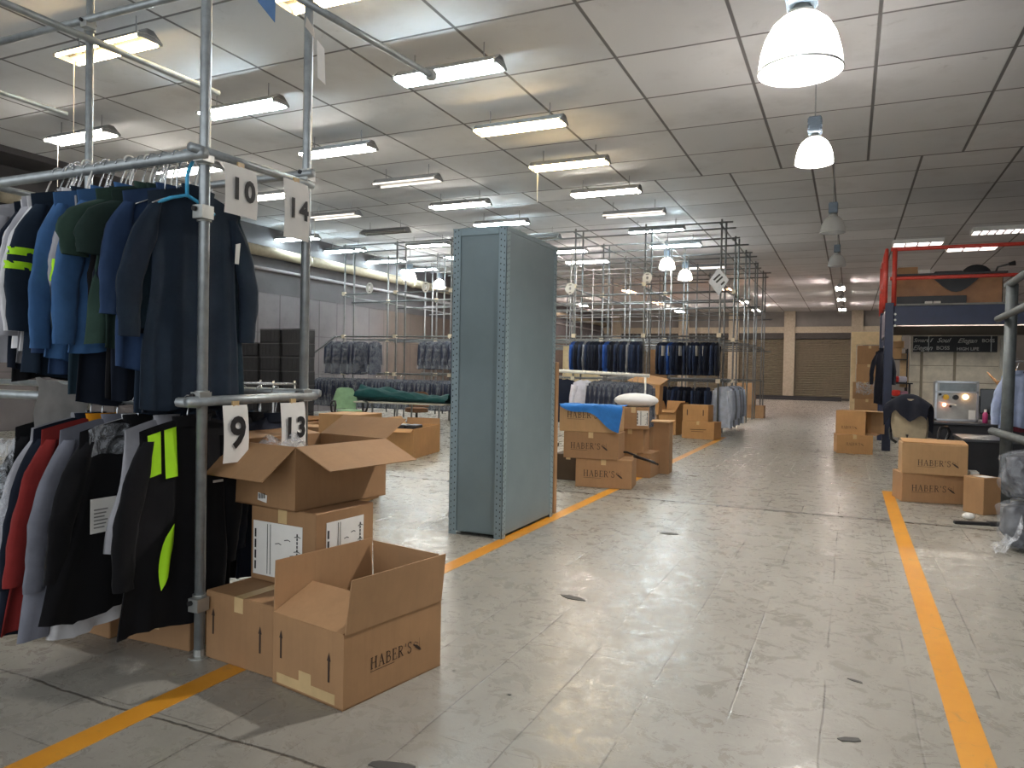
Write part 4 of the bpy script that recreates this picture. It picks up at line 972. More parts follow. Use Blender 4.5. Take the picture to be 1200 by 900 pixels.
# ------------------------------------------------------------------ left work area
# crates
CR = None
def crate_mesh():
    mb = MB(); w, l, h_, t = .62, .45, .33, .018
    mb.box((0, 0, 0), (w, l, .02))
    for a, b in (((0, 0, 0), (w, t, h_)), ((0, l - t, 0), (w, l, h_)), ((0, 0, 0), (t, l, h_)), ((w - t, 0, 0), (w, l, h_))): mb.box(a, b)
    mb.k = 1; mb.box((-.012, -.012, h_ - .03), (w + .012, l + .012, h_ - .018)); mb.k = 0
    for q in range(5): x = .06 + q * .125; mb.box((x, -.008, .03), (x + .02, 0, h_ - .04))
    return mb.mesh('crate', [mat('black_crate', lin(40, 40, 42), .5), mat('crate_rim', lin(84, 84, 84), .5)])
CRM = crate_mesh()
n = 0
for c in range(3):
    for z in range(7 if c != 0 else 6):
        solo('plastic_crate', CRM, 'black plastic crate, %s from the floor in the %s stack from the wall' % (ORD[z], ('left', 'middle', 'third')[c]) if c else 'black plastic crate, %s from the floor in the stack nearest the wall' % ORD[z], 'crate', (-13.75 + c * .68 + rnd.uniform(-.01, .01), 13.75, z * .332), rnd.uniform(-.02, .02), 'stacked black crates by the grey wall')
# green cloth on the table
TB = thing('work_table', 'narrow work table carrying the rolled green cloth', 'table', (-8.43, 13.0, 0), radians(3))
link('tabletop', MB().bbox((-1.0, -.35, .69), (1.05, .35, .72), .004).mesh('tt', mat('pale_laminate', lin(176, 170, 160), .5)), TB)
for x in (-.95, 0.02, .98):
    for y in (-.3, .3): link('leg', MB().tube((x, y, 0), (x, y, .69), .02, 8).mesh('leg', GALV_F), TB)
def roll(a, b):
    th = 2 * pi * a; x = -1.02 + 2.1 * b + .03 * sin(3 * th)
    rr = .155 - .095 * min(1, b * 1.25) + .014 * sin(5 * th + 6 * b) + .016 * sin(17 * b + 2 * th) + .012 * sin(9 * th - 13 * b)
    return (x, .30 * cos(th) * (1 - .2 * b), .722 + max(0, rr + rr * sin(th)))
solo('green_cloth', MB().grid(roll, 28, 24, True).mesh('gc', fabric(lin(22, 64, 66)), True), 'dark green cloth heaped along the narrow work table', 'cloth', (-8.43, 13.0, 0), radians(3))
def office_chair(label, loc, rz, col, arms=True, hi=.98, group='office chairs on the floor', jacket=False):
    o = thing('office_chair', label, 'chair', loc, rz, group); fm = fabric(col)
    seat = MB(); seat.grid(lambda a, b: (.27 * (1 - .08 * b) * cos(2 * pi * a), .26 * sin(2 * pi * a) * (1), .46 + .07 * b), 20, 1, True)
    seat.sphere((0, 0, .53), .27, .26, .035, 20, 6); seat.sphere((0, 0, .46), .26, .25, .02, 20, 6)
    def bk(a, b, t=0.):
        u_ = a * 2 - 1; w = .25 * (1 - .22 * max(0, b - .55) ** 2 * 5) * (.86 + .14 * sin(pi * min(1, b * 1.3)))
        return Vector((w * u_, .24 + .05 * (1 - u_ * u_) * 1 - .06 * b * 0 + t + .06 * b, .56 + (hi - .56) * b - .03 * u_ ** 4 * b))
    bm = MB(); bm.grid(lambda a, b: bk(a, b, 0), 10, 8); bm.grid(lambda a, b: bk(1 - a, b, .05), 10, 8)
    for e in (0, 1): bm.grid(lambda a, b: bk(e, b, .05 * (a if e == 0 else 1 - a)), 1, 8)
    bm.grid(lambda a, b: bk(a, 1, .05 * b), 10, 1); bm.grid(lambda a, b: bk(a, 0, .05 * (1 - b)), 10, 1)
    base = MB()
    for k_ in range(5):
        an = 2 * pi * k_ / 5 + .3
        base.poly([(0, 0, .11), (.15 * cos(an), .15 * sin(an), .10), (.29 * cos(an), .29 * sin(an), .075)], [.028, .024, .018], 8)
    lst = [('seat', seat.mesh('seat', fm, True)), ('backrest', bm.mesh('back', fm, True)), ('gas_column', MB().tube((0, 0, .1), (0, 0, .45), .028, 10).mesh('col', BLK)),
           ('star_base', base.mesh('base', BLK, True)), ('back_support', MB().poly([(0, .1, .45), (0, .3, .47), (0, .33, .62)], .025, 8).mesh('bs', BLK))]
    for k_ in range(5):
        an = 2 * pi * k_ / 5 + .3; lst.append(('caster', MB().sphere((.29 * cos(an), .29 * sin(an), .035), .035, .025, .035, 10, 8).mesh('cs', BLK, True)))
    if arms:
        for sg in (-1, 1):
            lst.append(('armrest', MB().poly([(sg * .26, .12, .47), (sg * .33, .14, .52), (sg * .34, .16, .66), (sg * .33, .08, .73), (sg * .33, -.1, .73), (sg * .34, -.16, .66), (sg * .33, -.08, .53), (sg * .26, -.04, .47)], .022, 8).mesh('arm', BLK, True)))
    parts(o, lst); return o
office_chair('pale green office chair at the left end of the green cloth table', (-9.32, 12.35, 0), radians(55), lin(128, 160, 128), True, 1.0)
office_chair('brown office chair behind the green cloth table', (-8.8, 14.1, 0), radians(20), lin(106, 78, 58), False, .9)
# big cartons on the left floor
GB = 'large cartons in the left work area'
blk = MB().bbox((-.40, .25, .02), (-.24, .85, .40), .01).bbox((-.22, .25, .02), (-.06, .85, .41), .01)
carton('large open carton with black packs inside, left of the grey cabinet', (-6.18, 9.82, 0), radians(10), .62, 1.2, .47, 'open', CARD_O, [('f', 205, .12), ('b', 95, .1), ('l', 130, .16)], GB)
for i in range(3):
    solo('black_pack', MB().bbox((0, 0, 0), (.16, .30, .505), .012).mesh('bp', BLK), 'black pack standing in the large open carton, %s from the left' % ORD[i], 'pack', (-6.77 + i * .185 - .02, 9.93 + i * .03, .008), radians(10), 'black packs in the large carton')
for i, (x, y, w, l, h_, lb) in enumerate([(-7.15, 10.9, .75, .8, .33, 'open brown carton second from the cabinet in the carton row'), (-8.0, 11.05, .7, .8, .34, 'open brown carton third from the cabinet in the carton row'), (-8.8, 11.15, .7, .8, .33, 'open brown carton fourth from the cabinet in the carton row'), (-9.7, 11.3, .8, .7, .32, 'open brown carton last in the carton row behind sign 13')]):
    carton(lb, (x, y, 0), radians(4), w, l, h_, 'open', CARD_O if i % 2 else CARD, [('f', 195, .16), ('b', 88, .10), ('l', 175, .16), ('r', 150, .12)], GB)
for i, x in enumerate((-7.55, -8.4)):
    solo('black_pack', MB().bbox((0, 0, 0), (.34, .3, .44), .012).mesh('bp', BLK), 'black pack rising from the %s carton of the row' % ('second', 'third')[i], 'pack', (x - .1, 11.3, .008), 0, 'black packs in the carton row')
carton('orange carton seen between signs 9 and 13', (-4.55, 6.2, 0), radians(10), .5, .5, .5, 'closed', CARD_O, None, GB)
carton('orange carton stacked second between signs 9 and 13', (-4.6, 6.25, .501), radians(6), .48, .5, .42, 'closed', CARD_O, None, GB, tape=False)
SH2 = thing('shelf_trolley', 'low chrome shelf trolley behind signs 9 and 13', 'trolley', (-7.1, 7.6, 0))
for x in (-.3, .3):
    for y in (-.2, .2): link('post', MB().tube((x, y, 0), (x, y, 1.22), .014, 8).mesh('p', CHROME, True), SH2)
for z in (.3, .75, 1.17): link('shelf', MB().bbox((-.32, -.22, z), (.32, .22, z + .02), .003).mesh('s', CHROME), SH2)

# ------------------------------------------------------------------ right side: mezzanine
MZ = thing('mezzanine_platform', 'raised navy steel platform with red guard rails', 'platform', (0, 0, 0))
mx0, my0, my1, mx1 = .67, 16.0, 18.6, 3.9
link('front_beam', MB().bbox((mx0 + .08, my0 - .04, 2.43), (mx1, my0 + .04, 2.80), .01).mesh('b', NAVYP), MZ)
link('side_beam', MB().bbox((mx0 - .04, my0 + .08, 2.27), (mx0 + .04, my1, 2.80), .01).mesh('b', NAVYP), MZ)
link('deck', MB().box((mx0, my0, 2.80), (mx1, 19.9, 2.84)).mesh('d', mat('deck_edge', lin(120, 118, 112), .6)), MZ)
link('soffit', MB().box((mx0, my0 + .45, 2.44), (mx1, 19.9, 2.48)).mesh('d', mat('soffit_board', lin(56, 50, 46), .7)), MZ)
for x, y in ((mx0, my0), (mx0 + .0, my1), (mx1 - .1, my0), (mx1 - .1, my1)):
    bt = MB(); 
    for q in range(3): bt.tube((x + .10, y - .045, 2.42 + .11 * q), (x + .10, y - .056, 2.42 + .11 * q), .022, 8)
    p_ = link('post', MB().bbox((x - .075, y - .075, 0), (x + .075, y + .075, 2.86), .008).mesh('post', NAVYP), MZ)
    if y == my0 and x == mx0: link('bolt', bt.mesh('bolt', WHITEP), p_)
def rtube(a, b, rr=.033): return MB().tube(a, b, rr, 10).mesh('r', REDP, True)
for x in (mx0 + .07, mx1 - .1): link('rail_post', rtube((x, my0, 2.8), (x, my0, 3.92), .045), MZ)
for y in (my0, my0 + .75, my0 + 1.6, my1): link('rail_post', rtube((mx0 - .07, y, 2.8), (mx0 - .07, y, 3.90)), MZ)
for z in (3.89, 3.33): link('guard_rail', rtube((mx0, my0, z), (mx1, my0, z), .036), MZ); link('guard_rail', rtube((mx0 - .07, my0, z), (mx0 - .07, my1, z), .03), MZ)
for x in (1.6, 2.6):
    fixture_low(x)
# on the deck
DK = thing('office_desk', 'brown laminate desk with a black curved front on the platform', 'desk', (0, 0, 2.84))
link('front_panel', MB().bbox((.80, 16.75, 0), (2.62, 16.79, .62), .004).mesh('p', WOODB), DK)
link('desk_top', MB().bbox((.78, 16.7, .62), (2.7, 17.5, .66), .006).mesh('p', BLK), DK)
cv = [(1.38, .66)] + [(1.38 + .95 * a / 12, (.60 - .32 * sin(pi * a / 12) ** 1.4)) for a in range(13)] + [(2.33, .66)]
link('curved_panel', MB().slab([(x, 16.745, z) for x, z in cv], (0, -1, 0), .03).mesh('c', BLK), DK)
link('lower_panel', MB().bbox((.82, 16.60, 0), (2.02, 16.66, .20), .004).mesh('p', BLK), DK)
for x in (.82, 2.5): link('leg', MB().bbox((x, 16.8, 0), (x + .14, 17.4, .62), .006).mesh('l', BLK), DK)
for i, x in enumerate((1.28, 1.42)): solo('deck_box', MB().bbox((0, 0, 0), (.12, .1, .05), .004).mesh('d', PAPER_G), 'small pale box on the deck edge, %s of two' % ORD[i], 'box', (x, 16.1, 2.84), 0, 'small pale boxes on the deck edge')
carton('brown carton on the desk at the red corner post', (1.2, 16.9, 3.50), 0, .36, .3, .16, 'closed', CARD_D, None, None, tape=False)
solo('desk_phone', MB().bbox((1.20, 16.75, 3.5), (1.42, 16.95, 3.58), .01).mesh('ph', PAPER_G), 'pale telephone-sized box on the platform desk', 'box')
def chair_up(x, label):
    o = thing('swivel_chair', label, 'chair', (x, 17.75, 2.84), 0)
    bk = MB(); bk.sphere((0, 0, .70), .28, .06, .24, 20, 10)
    parts(o, [('backrest', bk.mesh('b', BLKM, True)), ('seat', MB().sphere((0, .3, .45), .27, .26, .06, 16, 8).mesh('s', BLKM, True)), ('column', MB().tube((0, .3, 0), (0, .3, .42), .03, 8).mesh('c', BLK)), ('base', MB().lathe([(.28, .0), (.25, .04), (.05, .06)], 14, (0, .3, 0), True).mesh('bs', BLK))])
chair_up(2.32, 'black rounded chair back above the platform desk')
solo('desk_tray', MB().bbox((1.5, 17.0, 3.5), (2.0, 17.3, 3.57), .02).mesh('t', BLK), 'black flat tray on the platform desk', 'tray')
solo('angled_lamp', MB().poly([(2.55, 17.1, 3.5), (2.58, 17.05, 3.62), (2.75, 17.0, 3.66)], .02, 8).poly([(2.75, 17.0, 3.66), (2.86, 17, 3.68)], [.03, .05], 8).mesh('al', BLK), 'black angled desk lamp beside the rounded chair', 'lamp')

# under and beside the mezzanine
GD = 'cartons beside the navy post'
carton('printed carton on the floor left of the navy post', (.42, 14.99, 0), radians(8), .61, .45, .345, 'closed', CARD_O, None, GD, hab_front(.16, .16, .32))
oc = thing('open_carton', 'printed carton lying open sideways on the one by the navy post', 'box', (.29, 15.03, .346), radians(-14), GD)
mb = MB(); W_, L_, h_ = .52, .45, .44
for a, b in (((-W_, 0, 0), (0, L_, .008)), ((-W_, 0, h_ - .008), (0, L_, h_)), ((-W_, 0, .008), (0, .008, h_ - .008)), ((-W_, L_ - .008, .008), (0, L_, h_ - .008)), ((-W_, .008, .008), (-W_ + .008, L_ - .008, h_ - .008))): mb.box(a, b)
link('body', mb.mesh('b', CARD_O), oc); mi = MB(); habers(mi, (-W_ + .1, 0, .11), (1, 0, 0), (0, 0, 1), (0, -1, 0), .3); link('lettering', mi.mesh('i', INK), oc)
link('flap', MB().slab([(0, 0.004, h_ - .006), (.24, .03, h_ - .01), (.24, .42, h_ - .01), (0, L_ - .004, h_ - .006)], (0, 0, 1), .006).mesh('f', CARD_P), oc)
link('flap', MB().slab([(0, L_ - .006, .01), (.22, L_ + .02, .01), (.22, L_ + .02, h_ - .02), (0, L_ - .006, h_ - .01)], (0, 1, 0), .006).mesh('f', CARD_P), oc)
link('flap', MB().slab([(0, .0, .008), (.16, .0, -.0), (.16, L_, -.0), (0, L_, .008)], (0, 0, 1), .004).mesh('f', CARD_I), oc)
for i, (x, z, w, h_) in enumerate([(.70, 0, .56, .50), (.68, .501, .55, .38), (.62, .882, .54, .42), (.70, 1.303, .55, .44), (.72, 1.744, .56, .46)]):
    carton('brown carton, %s from the floor in the tall stack left of the platform' % ORD[i], (x, 20.2, z), 0, w, .5, h_, 'closed', CARD if i % 2 else CARD_D, None, 'tall carton stack left of the platform')
solo('plastic_film', MB().grid(lambda a, b: (.15 + .65 * a, 20.14 - .05 * sin(9 * a), 1.28 + .16 * sin(pi * a) * sin(pi * b) - .28 * b + .03 * sin(14 * a)), 14, 8).mesh('pf', FILM2, True), 'crumpled clear film hanging on the tall carton stack', 'film')
solo('beam_board', MB().bbox((.02, 21.5, 2.28), (1.2, 21.6, 2.62), .005).mesh('bb', mat('beige_board', lin(206, 182, 142), .6)), 'beige board lying across above the tall carton stack', 'board')
solo('beige_post', MB().bbox((.02, 21.5, 0), (.14, 21.6, 2.28), .005).mesh('bp', mat('beige_board', lin(206, 182, 142), .6)), 'beige upright post left of the tall carton stack', 'post')
garment('dark_coat', 'dark coat hanging behind the navy post under the platform', 'coat', (.60, 16.35, 2.12), .2, lin(26, 28, 38), Garment(77, half=.15, length=1.1, t=.07, sleeve=.6, srad=.05))
# sign board and panels
SBd = thing('sign_board', 'black board printed with rows of white names under the platform', 'sign', (0, 0, 0))
link('board', MB().bbox((1.36, 19.96, 2.05), (3.06, 20.0, 2.42), .004).mesh('b', mat('board_black', lin(40, 42, 44), .5)), SBd)
WI = mat('white_lettering', lin(196, 196, 192), .6)
for body, x, z, sz, sh in (('Smart f', 1.55, 2.32, .13, .4), ('Soul', 1.98, 2.32, .15, .45), ('Elegan', 2.46, 2.31, .15, .45), ('BOSS', 2.88, 2.31, .11, 0), ('Elegan', 1.55, 2.14, .16, .45), ('BOSS', 1.98, 2.14, .12, 0), ('HIGH LIFE', 2.48, 2.12, .10, 0)):
    link('lettering', text_mesh(body, sz, frame((x, 19.955, z), (1, 0, 0), (0, 0, 1)), WI, .002, sh), SBd)
link('strip', MB().box((1.675, 19.94, 2.06), (1.69, 19.955, 2.42)).box((2.93, 19.94, 2.06), (2.945, 19.955, 2.42)).mesh('s', CLAMP), SBd)
PN = MB()
PN.bbox((1.3, 20.0, 0), (3.4, 20.05, 2.43), .004)
PN.k = 1
for x in (1.52, 2.2): PN.box((x, 19.985, .6), (x + .06, 20.0, 2.05))
for z in (1.72, 1.32): PN.box((1.3, 19.99, z), (3.1, 20.0, z + .012))
solo('partition_panel', PN.mesh('pp', [mat('whitewashed_board', lin(212, 204, 188), .7, var=.2, scale=4), mat('board_gap', lin(140, 130, 112), .7)]), 'whitewashed wooden partition below the black name board', 'partition')
solo('pale_board', MB().bbox((3.12, 19.95, 1.65), (3.36, 20.0, 2.42), .004).mesh('pb', mat('pale_board', lin(206, 204, 194), .6)), 'pale upright board right of the black name board', 'board')
solo('side_board', MB().bbox((1.08, 19.7, 1.2), (1.26, 19.75, 2.0), .004).mesh('sb', mat('tan_board', lin(188, 158, 118), .6)), 'tan narrow board left of the whitewashed partition', 'board')
for i, (x, z, w, h_) in enumerate([(1.14, 2.12, .30, .16), (1.10, 1.86, .27, .26)]):
    carton('small pale carton high behind the navy post, %s from the top' % ORD[i], (x, 19.4, z), 0, w, .3, h_, 'closed', CARD_P, None, 'pale cartons behind the navy post', tape=False)
SHF = thing('metal_shelf', 'dark metal shelf behind the navy post under pale cartons', 'shelf', (0, 0, 0))
for z in (.7, 1.3, 1.84): link('shelf', MB().box((.78, 19.35, z), (1.22, 19.85, z + .02)).mesh('s', BLKM), SHF)
for x in (.79, 1.21):
    for y in (19.37, 19.83): link('post', MB().box((x - .015, y - .015, 0), (x + .015, y + .015, 2.1)).mesh('p', BLKM), SHF)
for i, (c, x, z) in enumerate([((196, 52, 48), .95, 1.32), ((180, 176, 190), 1.1, 1.32), ((206, 60, 52), .98, 1.0), ((150, 110, 130), 1.13, .98)]):
    solo('folded_pile', MB().bbox((x - .09, 18.9, z - .0), (x + .09, 19.2, z + .14), .03).mesh('fp', fabric(lin(*c))), 'folded %s clothes behind the black draped chair' % ('red', 'pale grey', 'bright red', 'dusty pink')[i], 'clothes', (0, 0, 0), 0)
solo('side_table', MB().bbox((.82, 18.8, .94), (1.3, 19.25, .98), .004).box((.84, 18.84, 0), (.88, 18.88, .94)).box((1.24, 18.84, 0), (1.28, 18.88, .94)).box((.84, 19.17, 0), (.88, 19.21, .94)).box((1.24, 19.17, 0), (1.28, 19.21, .94)).bbox((.82, 18.8, 1.28), (1.3, 19.25, 1.31), .004).box((.84, 19.2, .98), (.88, 19.24, 1.28)).box((1.24, 19.2, .98), (1.28, 19.24, 1.28)).mesh('st', BLKM), 'small two-level table of folded clothes behind the navy post', 'table')
ch = office_chair('office chair draped with a black jacket beside the navy post', (.93, 12.05, 0), radians(150), lin(150, 138, 116), True, 1.12, group=None)
def drp(a, b):
    u_ = a * 2 - 1; th = b * pi * .0
    z = 1.17 - .07 * u_ * u_ * 2
    q = b * 2 - 1
    yy = .33 + .09 * math.tanh(q * 6) + .02 * sin(7 * u_)
    zz = z + .02 - abs(q) * (.42 - .20 * abs(sin(2.2 * u_ + .4)) * (q > 0)) - .02 * sin(9 * u_) * abs(q)
    return (.31 * u_ * (1 - .06 * abs(q)), yy, zz)
link('draped_jacket', MB().grid(drp, 18, 18).mesh('dj', fabric(lin(24, 26, 36)), True), ch, label='black jacket hung over the backrest')

# printed cartons on the right
GR = 'printed cartons by the right yellow line'
carton('printed carton on the floor by the right yellow line', (1.232, 9.60, 0), radians(11), .67, .42, .325, 'closed', CARD, None, GR, hab_front(.10, .13, .48), tape=False)
carton('printed carton on top of the pair by the right yellow line', (1.215, 9.50, .326), radians(2), .65, .42, .345, 'closed', CARD_P, None, GR, hab_front(.16, .10, .44), tape=False,
       extra=[('open_lid', MB().slab([(-.64, .01, .352), (0, .01, .346), (.01, .36, .366), (-.64, .36, .372)], (0, 0, 1), .008).mesh('lid', CARD_O), 'loose lid standing slightly open')])
carton('small plain carton standing between printed cartons and the wrapped bundle', (1.47, 9.12, 0), radians(42), .24, .24, .385, 'closed', CARD, None, GR, extra=[('paper_slip', MB().box((-.2, .02, .386), (-.05, .16, .388)).mesh('ps', PAPER), 'white slip')], tape=False)
solo('white_case', MB().bbox((1.27, 9.75, .12), (1.36, 9.95, .36), .006).bbox((1.27, 9.75, 0), (1.36, 9.95, .08), .006).mesh('wc', PAPER), 'white narrow case on the floor behind printed cartons', 'case')
# black bar on the floor
solo('black_bar', MB().bbox((0, 0, 0), (.44, .055, .03), .006).bbox((.30, -.02, .0), (.42, .07, .036), .006).mesh('bar', BLK), 'black plastic bar lying on the floor beside the wrapped bundle', 'bar', (.965, 8.27, 0), radians(14))
solo('crumpled_paper', MB().sphere((1.12, 8.62, .035), .06, .05, .035, 8, 6).mesh('cp', PAPER), 'crumpled white paper on the floor behind the black bar', 'paper')
# wrapped bundles
def lump(c, rx, ry, rz, sd, pw=.55):
    R = random.Random(sd); ph = [R.uniform(0, 6) for _ in range(4)]
    def fn(a, b):
        th = 2 * pi * a; fi = pi * b
        sg = lambda v: math.copysign(abs(v) ** pw, v)
        k_ = 1 + .05 * sin(5 * th + ph[0] + 3 * fi) + .04 * sin(9 * fi + ph[1] + 2 * th)
        return (c[0] + rx * sg(sin(fi)) * sg(cos(th)) * k_, c[1] + ry * sg(sin(fi)) * sg(sin(th)) * k_, c[2] + rz * sg(cos(fi)) * (1 + .03 * sin(4 * th)))
    return MB().grid(fn, 28, 18, True)
for i, (z, lb, s_) in enumerate(((.0, 'black bundle wrapped in clear plastic on the floor at the right edge', 1), (.412, 'black bundle wrapped in clear plastic, upper one at the right edge', 2))):
    o = thing('wrapped_bundle', lb, 'bundle', (1.45, 7.35, z), 0, 'wrapped black bundles')
    link('goods', lump((0, 0, .2), .24, .26, .185, s_).mesh('g', fabric(lin(34, 34, 38)), True), o)
    link('plastic_wrap', lump((-.01, -.01, .204), .275, .29, .203, s_ + 4).mesh('w', FILM3, True), o, label='clear crumpled plastic wrap')
solo('plastic_film', MB().grid(lambda a, b: (1.10 + .18 * a, 6.98 + .34 * b, .01 + .22 * a * a * (1 + .4 * sin(9 * b)) + .02 * sin(13 * a + 5 * b)), 10, 12).mesh('pf', FILM2, True), 'loose clear film trailing from the wrapped bundle on the floor', 'film')
# desks
def desk(label, x0, x1, y0, y1, zt):
    o = thing('black_desk', label, 'desk', (0, 0, 0))
    link('desk_top', MB().bbox((x0, y0, zt - .03), (x1, y1, zt), .004).mesh('t', mat('desk_edge', lin(52, 54, 58), .35)), o)
    link('front_panel', MB().bbox((x0 + .02, y0 + .03, .02), (x1 - .02, y0 + .05, zt - .03), .003).mesh('p', BLKM), o)
    for x in (x0 + .02, x1 - .05): link('side_panel', MB().bbox((x, y0 + .05, 0), (x + .03, y1 - .03, zt - .03), .003).mesh('p', BLKM), o)
desk('black desk in front, behind the small plain carton', 1.26, 2.9, 10.3, 11.3, .69)
desk('black desk behind, carrying the control box with buttons', 1.06, 2.9, 12.5, 13.9, .77)
solo('white_box', MB().bbox((0, 0, 0), (.05, .06, .10), .004).mesh('wb', PAPER), 'small white box standing on the front black desk', 'box', (1.76, 10.9, .691))
# control box
CT = thing('control_box', 'silver control box with yellow knob and glowing buttons on black desk', 'machine', (1.22, 13.1, .771))
link('body', MB().bbox((0, .02, 0), (.56, .4, .60), .01).mesh('b', mat('brushed_alu', lin(160, 160, 154), .35, .5)), CT)
fr = MB(); 
for a, b in (((-.01, -.01, 0), (.02, .03, .6)), ((.54, -.01, 0), (.57, .03, .6)), ((-.01, -.01, .58), (.57, .03, .61)), ((-.01, -.01, -.0), (.57, .03, .025)), ((-.01, -.01, .43), (.57, .03, .45))): fr.box(a, b)
link('frame', fr.mesh('f', mat('silver_frame', lin(178, 182, 186), .3, .6)), CT)
def knob(x, z, rr, mt, nm, lb=None, d=.04): link(nm, MB().tube((x, .02, z), (x, -d, z), rr, 14, rr * .85).mesh('k', mt), CT, label=lb)
knob(.14, .36, .045, mat('yellow_plastic', lin(214, 168, 40), .4), 'knob', 'yellow knob'); knob(.27, .36, .042, BLK, 'knob', 'black knob')
knob(.40, .37, .04, emit('amber_button', (1, .55, .25), 5.), 'indicator_light', 'glowing amber button'); knob(.12, .24, .025, emit('red_button', (1, .35, .18), 5.), 'indicator_light', 'glowing red button')
knob(.06, .40, .02, BLK, 'knob'); knob(.20, .22, .02, BLK, 'knob')
link('lever', MB().tube((.04, -.01, .29), (.28, -.03, .235), .012, 8).mesh('l', PAPER), CT)
link('paper_note', MB().box((.44, -.014, .03), (.53, -.011, .17)).mesh('pn', PAPER), CT)
link('screen', MB().box((.05, .005, .46), (.53, .018, .57)).mesh('s', mat('grey_screen', lin(120, 130, 134), .2)), CT)
MO = thing('monitor', 'black monitor on the rear desk right of the control box', 'monitor', (2.12, 13.2, .771), radians(-10))
parts(MO, [('screen', MB().bbox((-.30, -.02, .12), (.30, .03, .50), .01).mesh('s', mat('dark_glass', lin(24, 28, 30), .15))), ('stand', MB().bbox((-.03, 0, .01), (.03, .04, .2), .004).mesh('st', BLK)), ('base', MB().bbox((-.12, -.08, 0), (.12, .12, .015), .004).mesh('b', BLK))])
BT = thing('spray_bottle', 'pink bottle with white cap between control box and monitor', 'bottle', (1.83, 12.75, .771))
parts(BT, [('body', MB().lathe([(.0, 0), (.035, 0), (.035, .13), (.02, .16)], 12, cap=False).mesh('b', mat('pink_plastic', lin(196, 70, 130), .35), True)), ('cap', MB().lathe([(.018, .155), (.018, .20), (0, .20)], 10).mesh('c', PAPER, True))])
for i, (c, w, z) in enumerate([((150, 86, 50), .40, 0), ((70, 104, 110), .34, .035), ((120, 60, 44), .30, .07), ((160, 140, 80), .26, .10)]):
    solo('folder', MB().bbox((0, 0, 0), (w, .26, .032), .004).mesh('fo', mat('folder_%d' % i, lin(*c), .6)), '%s folder in the pile before the monitor, %s from the bottom' % (('brown', 'teal', 'dark red', 'olive')[i], ORD[i]), 'folder', (1.94 + .01 * i, 12.58, .771 + z), rnd.uniform(-.1, .1), 'folders before the monitor')
# driftwood ornament on a dark cupboard
CU = thing('dark_cupboard', 'dark cupboard behind the monitor under the driftwood', 'cupboard', (0, 0, 0))
link('body', MB().bbox((2.25, 16.2, 0), (3.1, 16.7, 1.10), .006).mesh('b', BLKM), CU)
for x in (2.27, 2.685): link('door', MB().bbox((x, 16.17, .05), (x + .40, 16.2, 1.07), .004).mesh('d', BLK), CU)
mb = MB(); base_ = Vector((2.72, 16.4, 1.10))
for dx, dz, r_ in ((-.36, .46, .03), (-.18, .30, .035), (-.02, .62, .04), (.10, .52, .03), (.22, .36, .03)):
    mb.poly([base_ + Vector((dx * .15, 0, 0)), base_ + Vector((dx * .4, .02, dz * .45)), base_ + Vector((dx, 0, dz))], [r_ * 1.3, r_, r_ * .4], 8)
mb.poly([base_ + Vector((-.4, 0, .06)), base_ + Vector((-.1, 0, .12)), base_ + Vector((.25, 0, .10))], [.03, .06, .04], 8)
solo('driftwood', mb.mesh('dw', mat('driftwood', lin(124, 88, 52), .7, var=.3, scale=20), True), 'branching brown driftwood ornament standing on the dark cupboard', 'ornament')
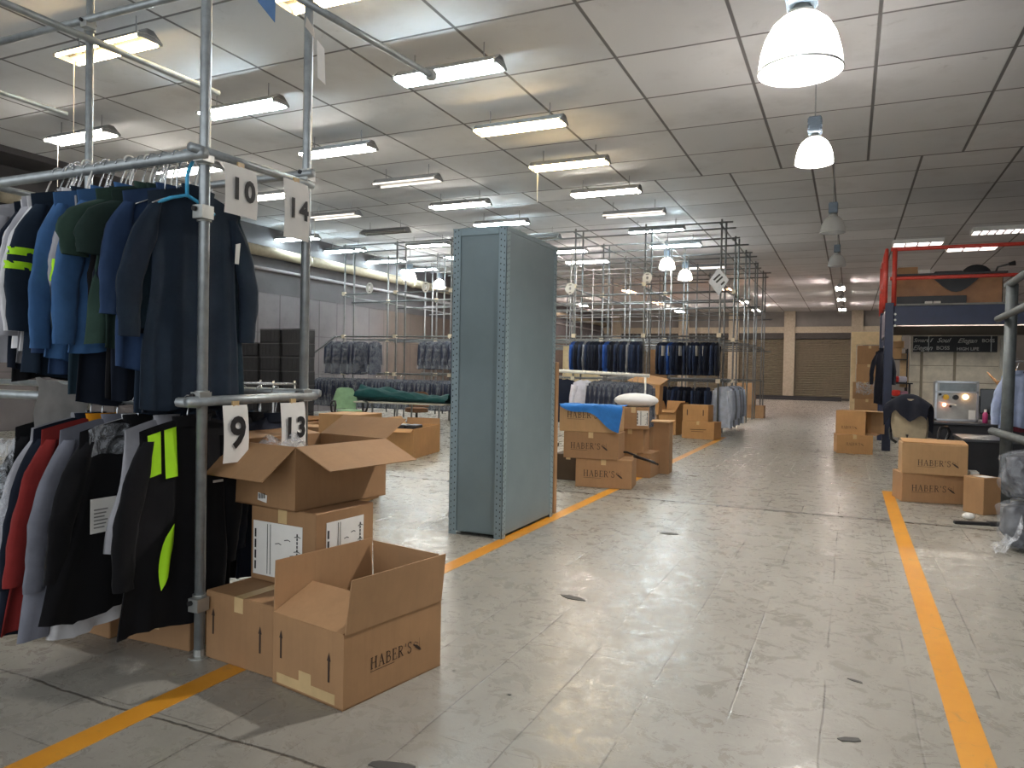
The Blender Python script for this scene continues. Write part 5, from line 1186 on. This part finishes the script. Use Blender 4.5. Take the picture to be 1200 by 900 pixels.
# grey rack at the right edge
GP = thing('grey_pipe_rack', 'weathered grey pipe rack at the right edge with slanted rails', 'clothes rack', (0, 0, 0))
link('upright', MB().tube((1.64, 10.0, 0), (1.66, 10.0, 2.50), .062, 12).mesh('u', GREYPOST, True), GP)
link('rail', MB().tube((1.64, 10.15, 2.50), (1.70, 7.0, 2.62), .042, 12).mesh('u', GREYPOST, True), GP)
link('rail', MB().tube((1.56, 10.2, 2.12), (1.60, 7.0, 2.18), .038, 12).mesh('u', GREYPOST, True), GP)
link('rail', MB().tube((1.56, 10.35, .80), (1.66, 7.6, .80), .045, 12).mesh('u', GREYPOST, True), GP)
link('upright', MB().tube((1.72, 7.0, 0), (1.72, 7.0, 2.66), .055, 12).mesh('u', GREYPOST, True), GP)
garment('blue_shirt', 'pale blue shirt hanging at the right edge behind the grey pipe', 'shirt', (2.02, 11.7, 1.66), .3, lin(160, 172, 200), Garment(88, half=.2, length=.75, t=.05, sleeve=.6))
garment('dark_red_shirt', 'dark red shirt hanging at the right edge beside the pale blue one', 'shirt', (2.18, 11.8, 1.66), .5, lin(96, 40, 50), Garment(89, half=.2, length=.8, t=.05, sleeve=.6))
solo('shirt_rail', MB().tube((1.9, 11.6, 1.66), (2.4, 11.95, 1.66), .012, 8).tube((1.9, 11.6, 0), (1.9, 11.6, 1.66), .014, 8).tube((2.4, 11.95, 0), (2.4, 11.95, 1.66), .014, 8).mesh('sr', CHROME, True), 'thin rail holding shirts at the right edge', 'clothes rack')

# floor scraps
def scrap(x, y, a, b, rz, label, mt):
    mb = MB(); n = 11; rr = random.Random(int(x * 100) + int(y * 10))
    pts = [(a * cos(2 * pi * q / n) * rr.uniform(.65, 1.1), b * sin(2 * pi * q / n) * rr.uniform(.6, 1.1), 0) for q in range(n)]
    mb.slab(pts, (0, 0, 1), .003); solo('floor_scrap', mb.mesh('sc', mt), label, 'scrap', (x, y, .0005), rz)
DK_ = mat('dark_scrap', lin(70, 68, 64), .7)
scrap(-1.53, 4.31, .09, .045, -.3, 'dark flattened scrap on the floor in front of the cabinet', DK_)
scrap(-1.42, 6.45, .09, .05, .1, 'dark torn scrap on the aisle floor right of the cabinet', DK_)
scrap(.03, 3.12, .05, .022, .4, 'dark smeared scrap on the floor left of the right line', DK_)
scrap(.06, 3.74, .045, .012, -.4, 'thin dark scrap left of the right yellow line', DK_)
scrap(-1.42, 2.17, .10, .04, .2, 'grey scrap on the floor at the bottom below the open carton', DK_)

# ------------------------------------------------------------------ world
w = bpy.data.worlds.new('world'); SC.world = w; w.use_nodes = True
w.node_tree.nodes['Background'].inputs[0].default_value = (.92, .96, 1, 1); w.node_tree.nodes['Background'].inputs[1].default_value = .66
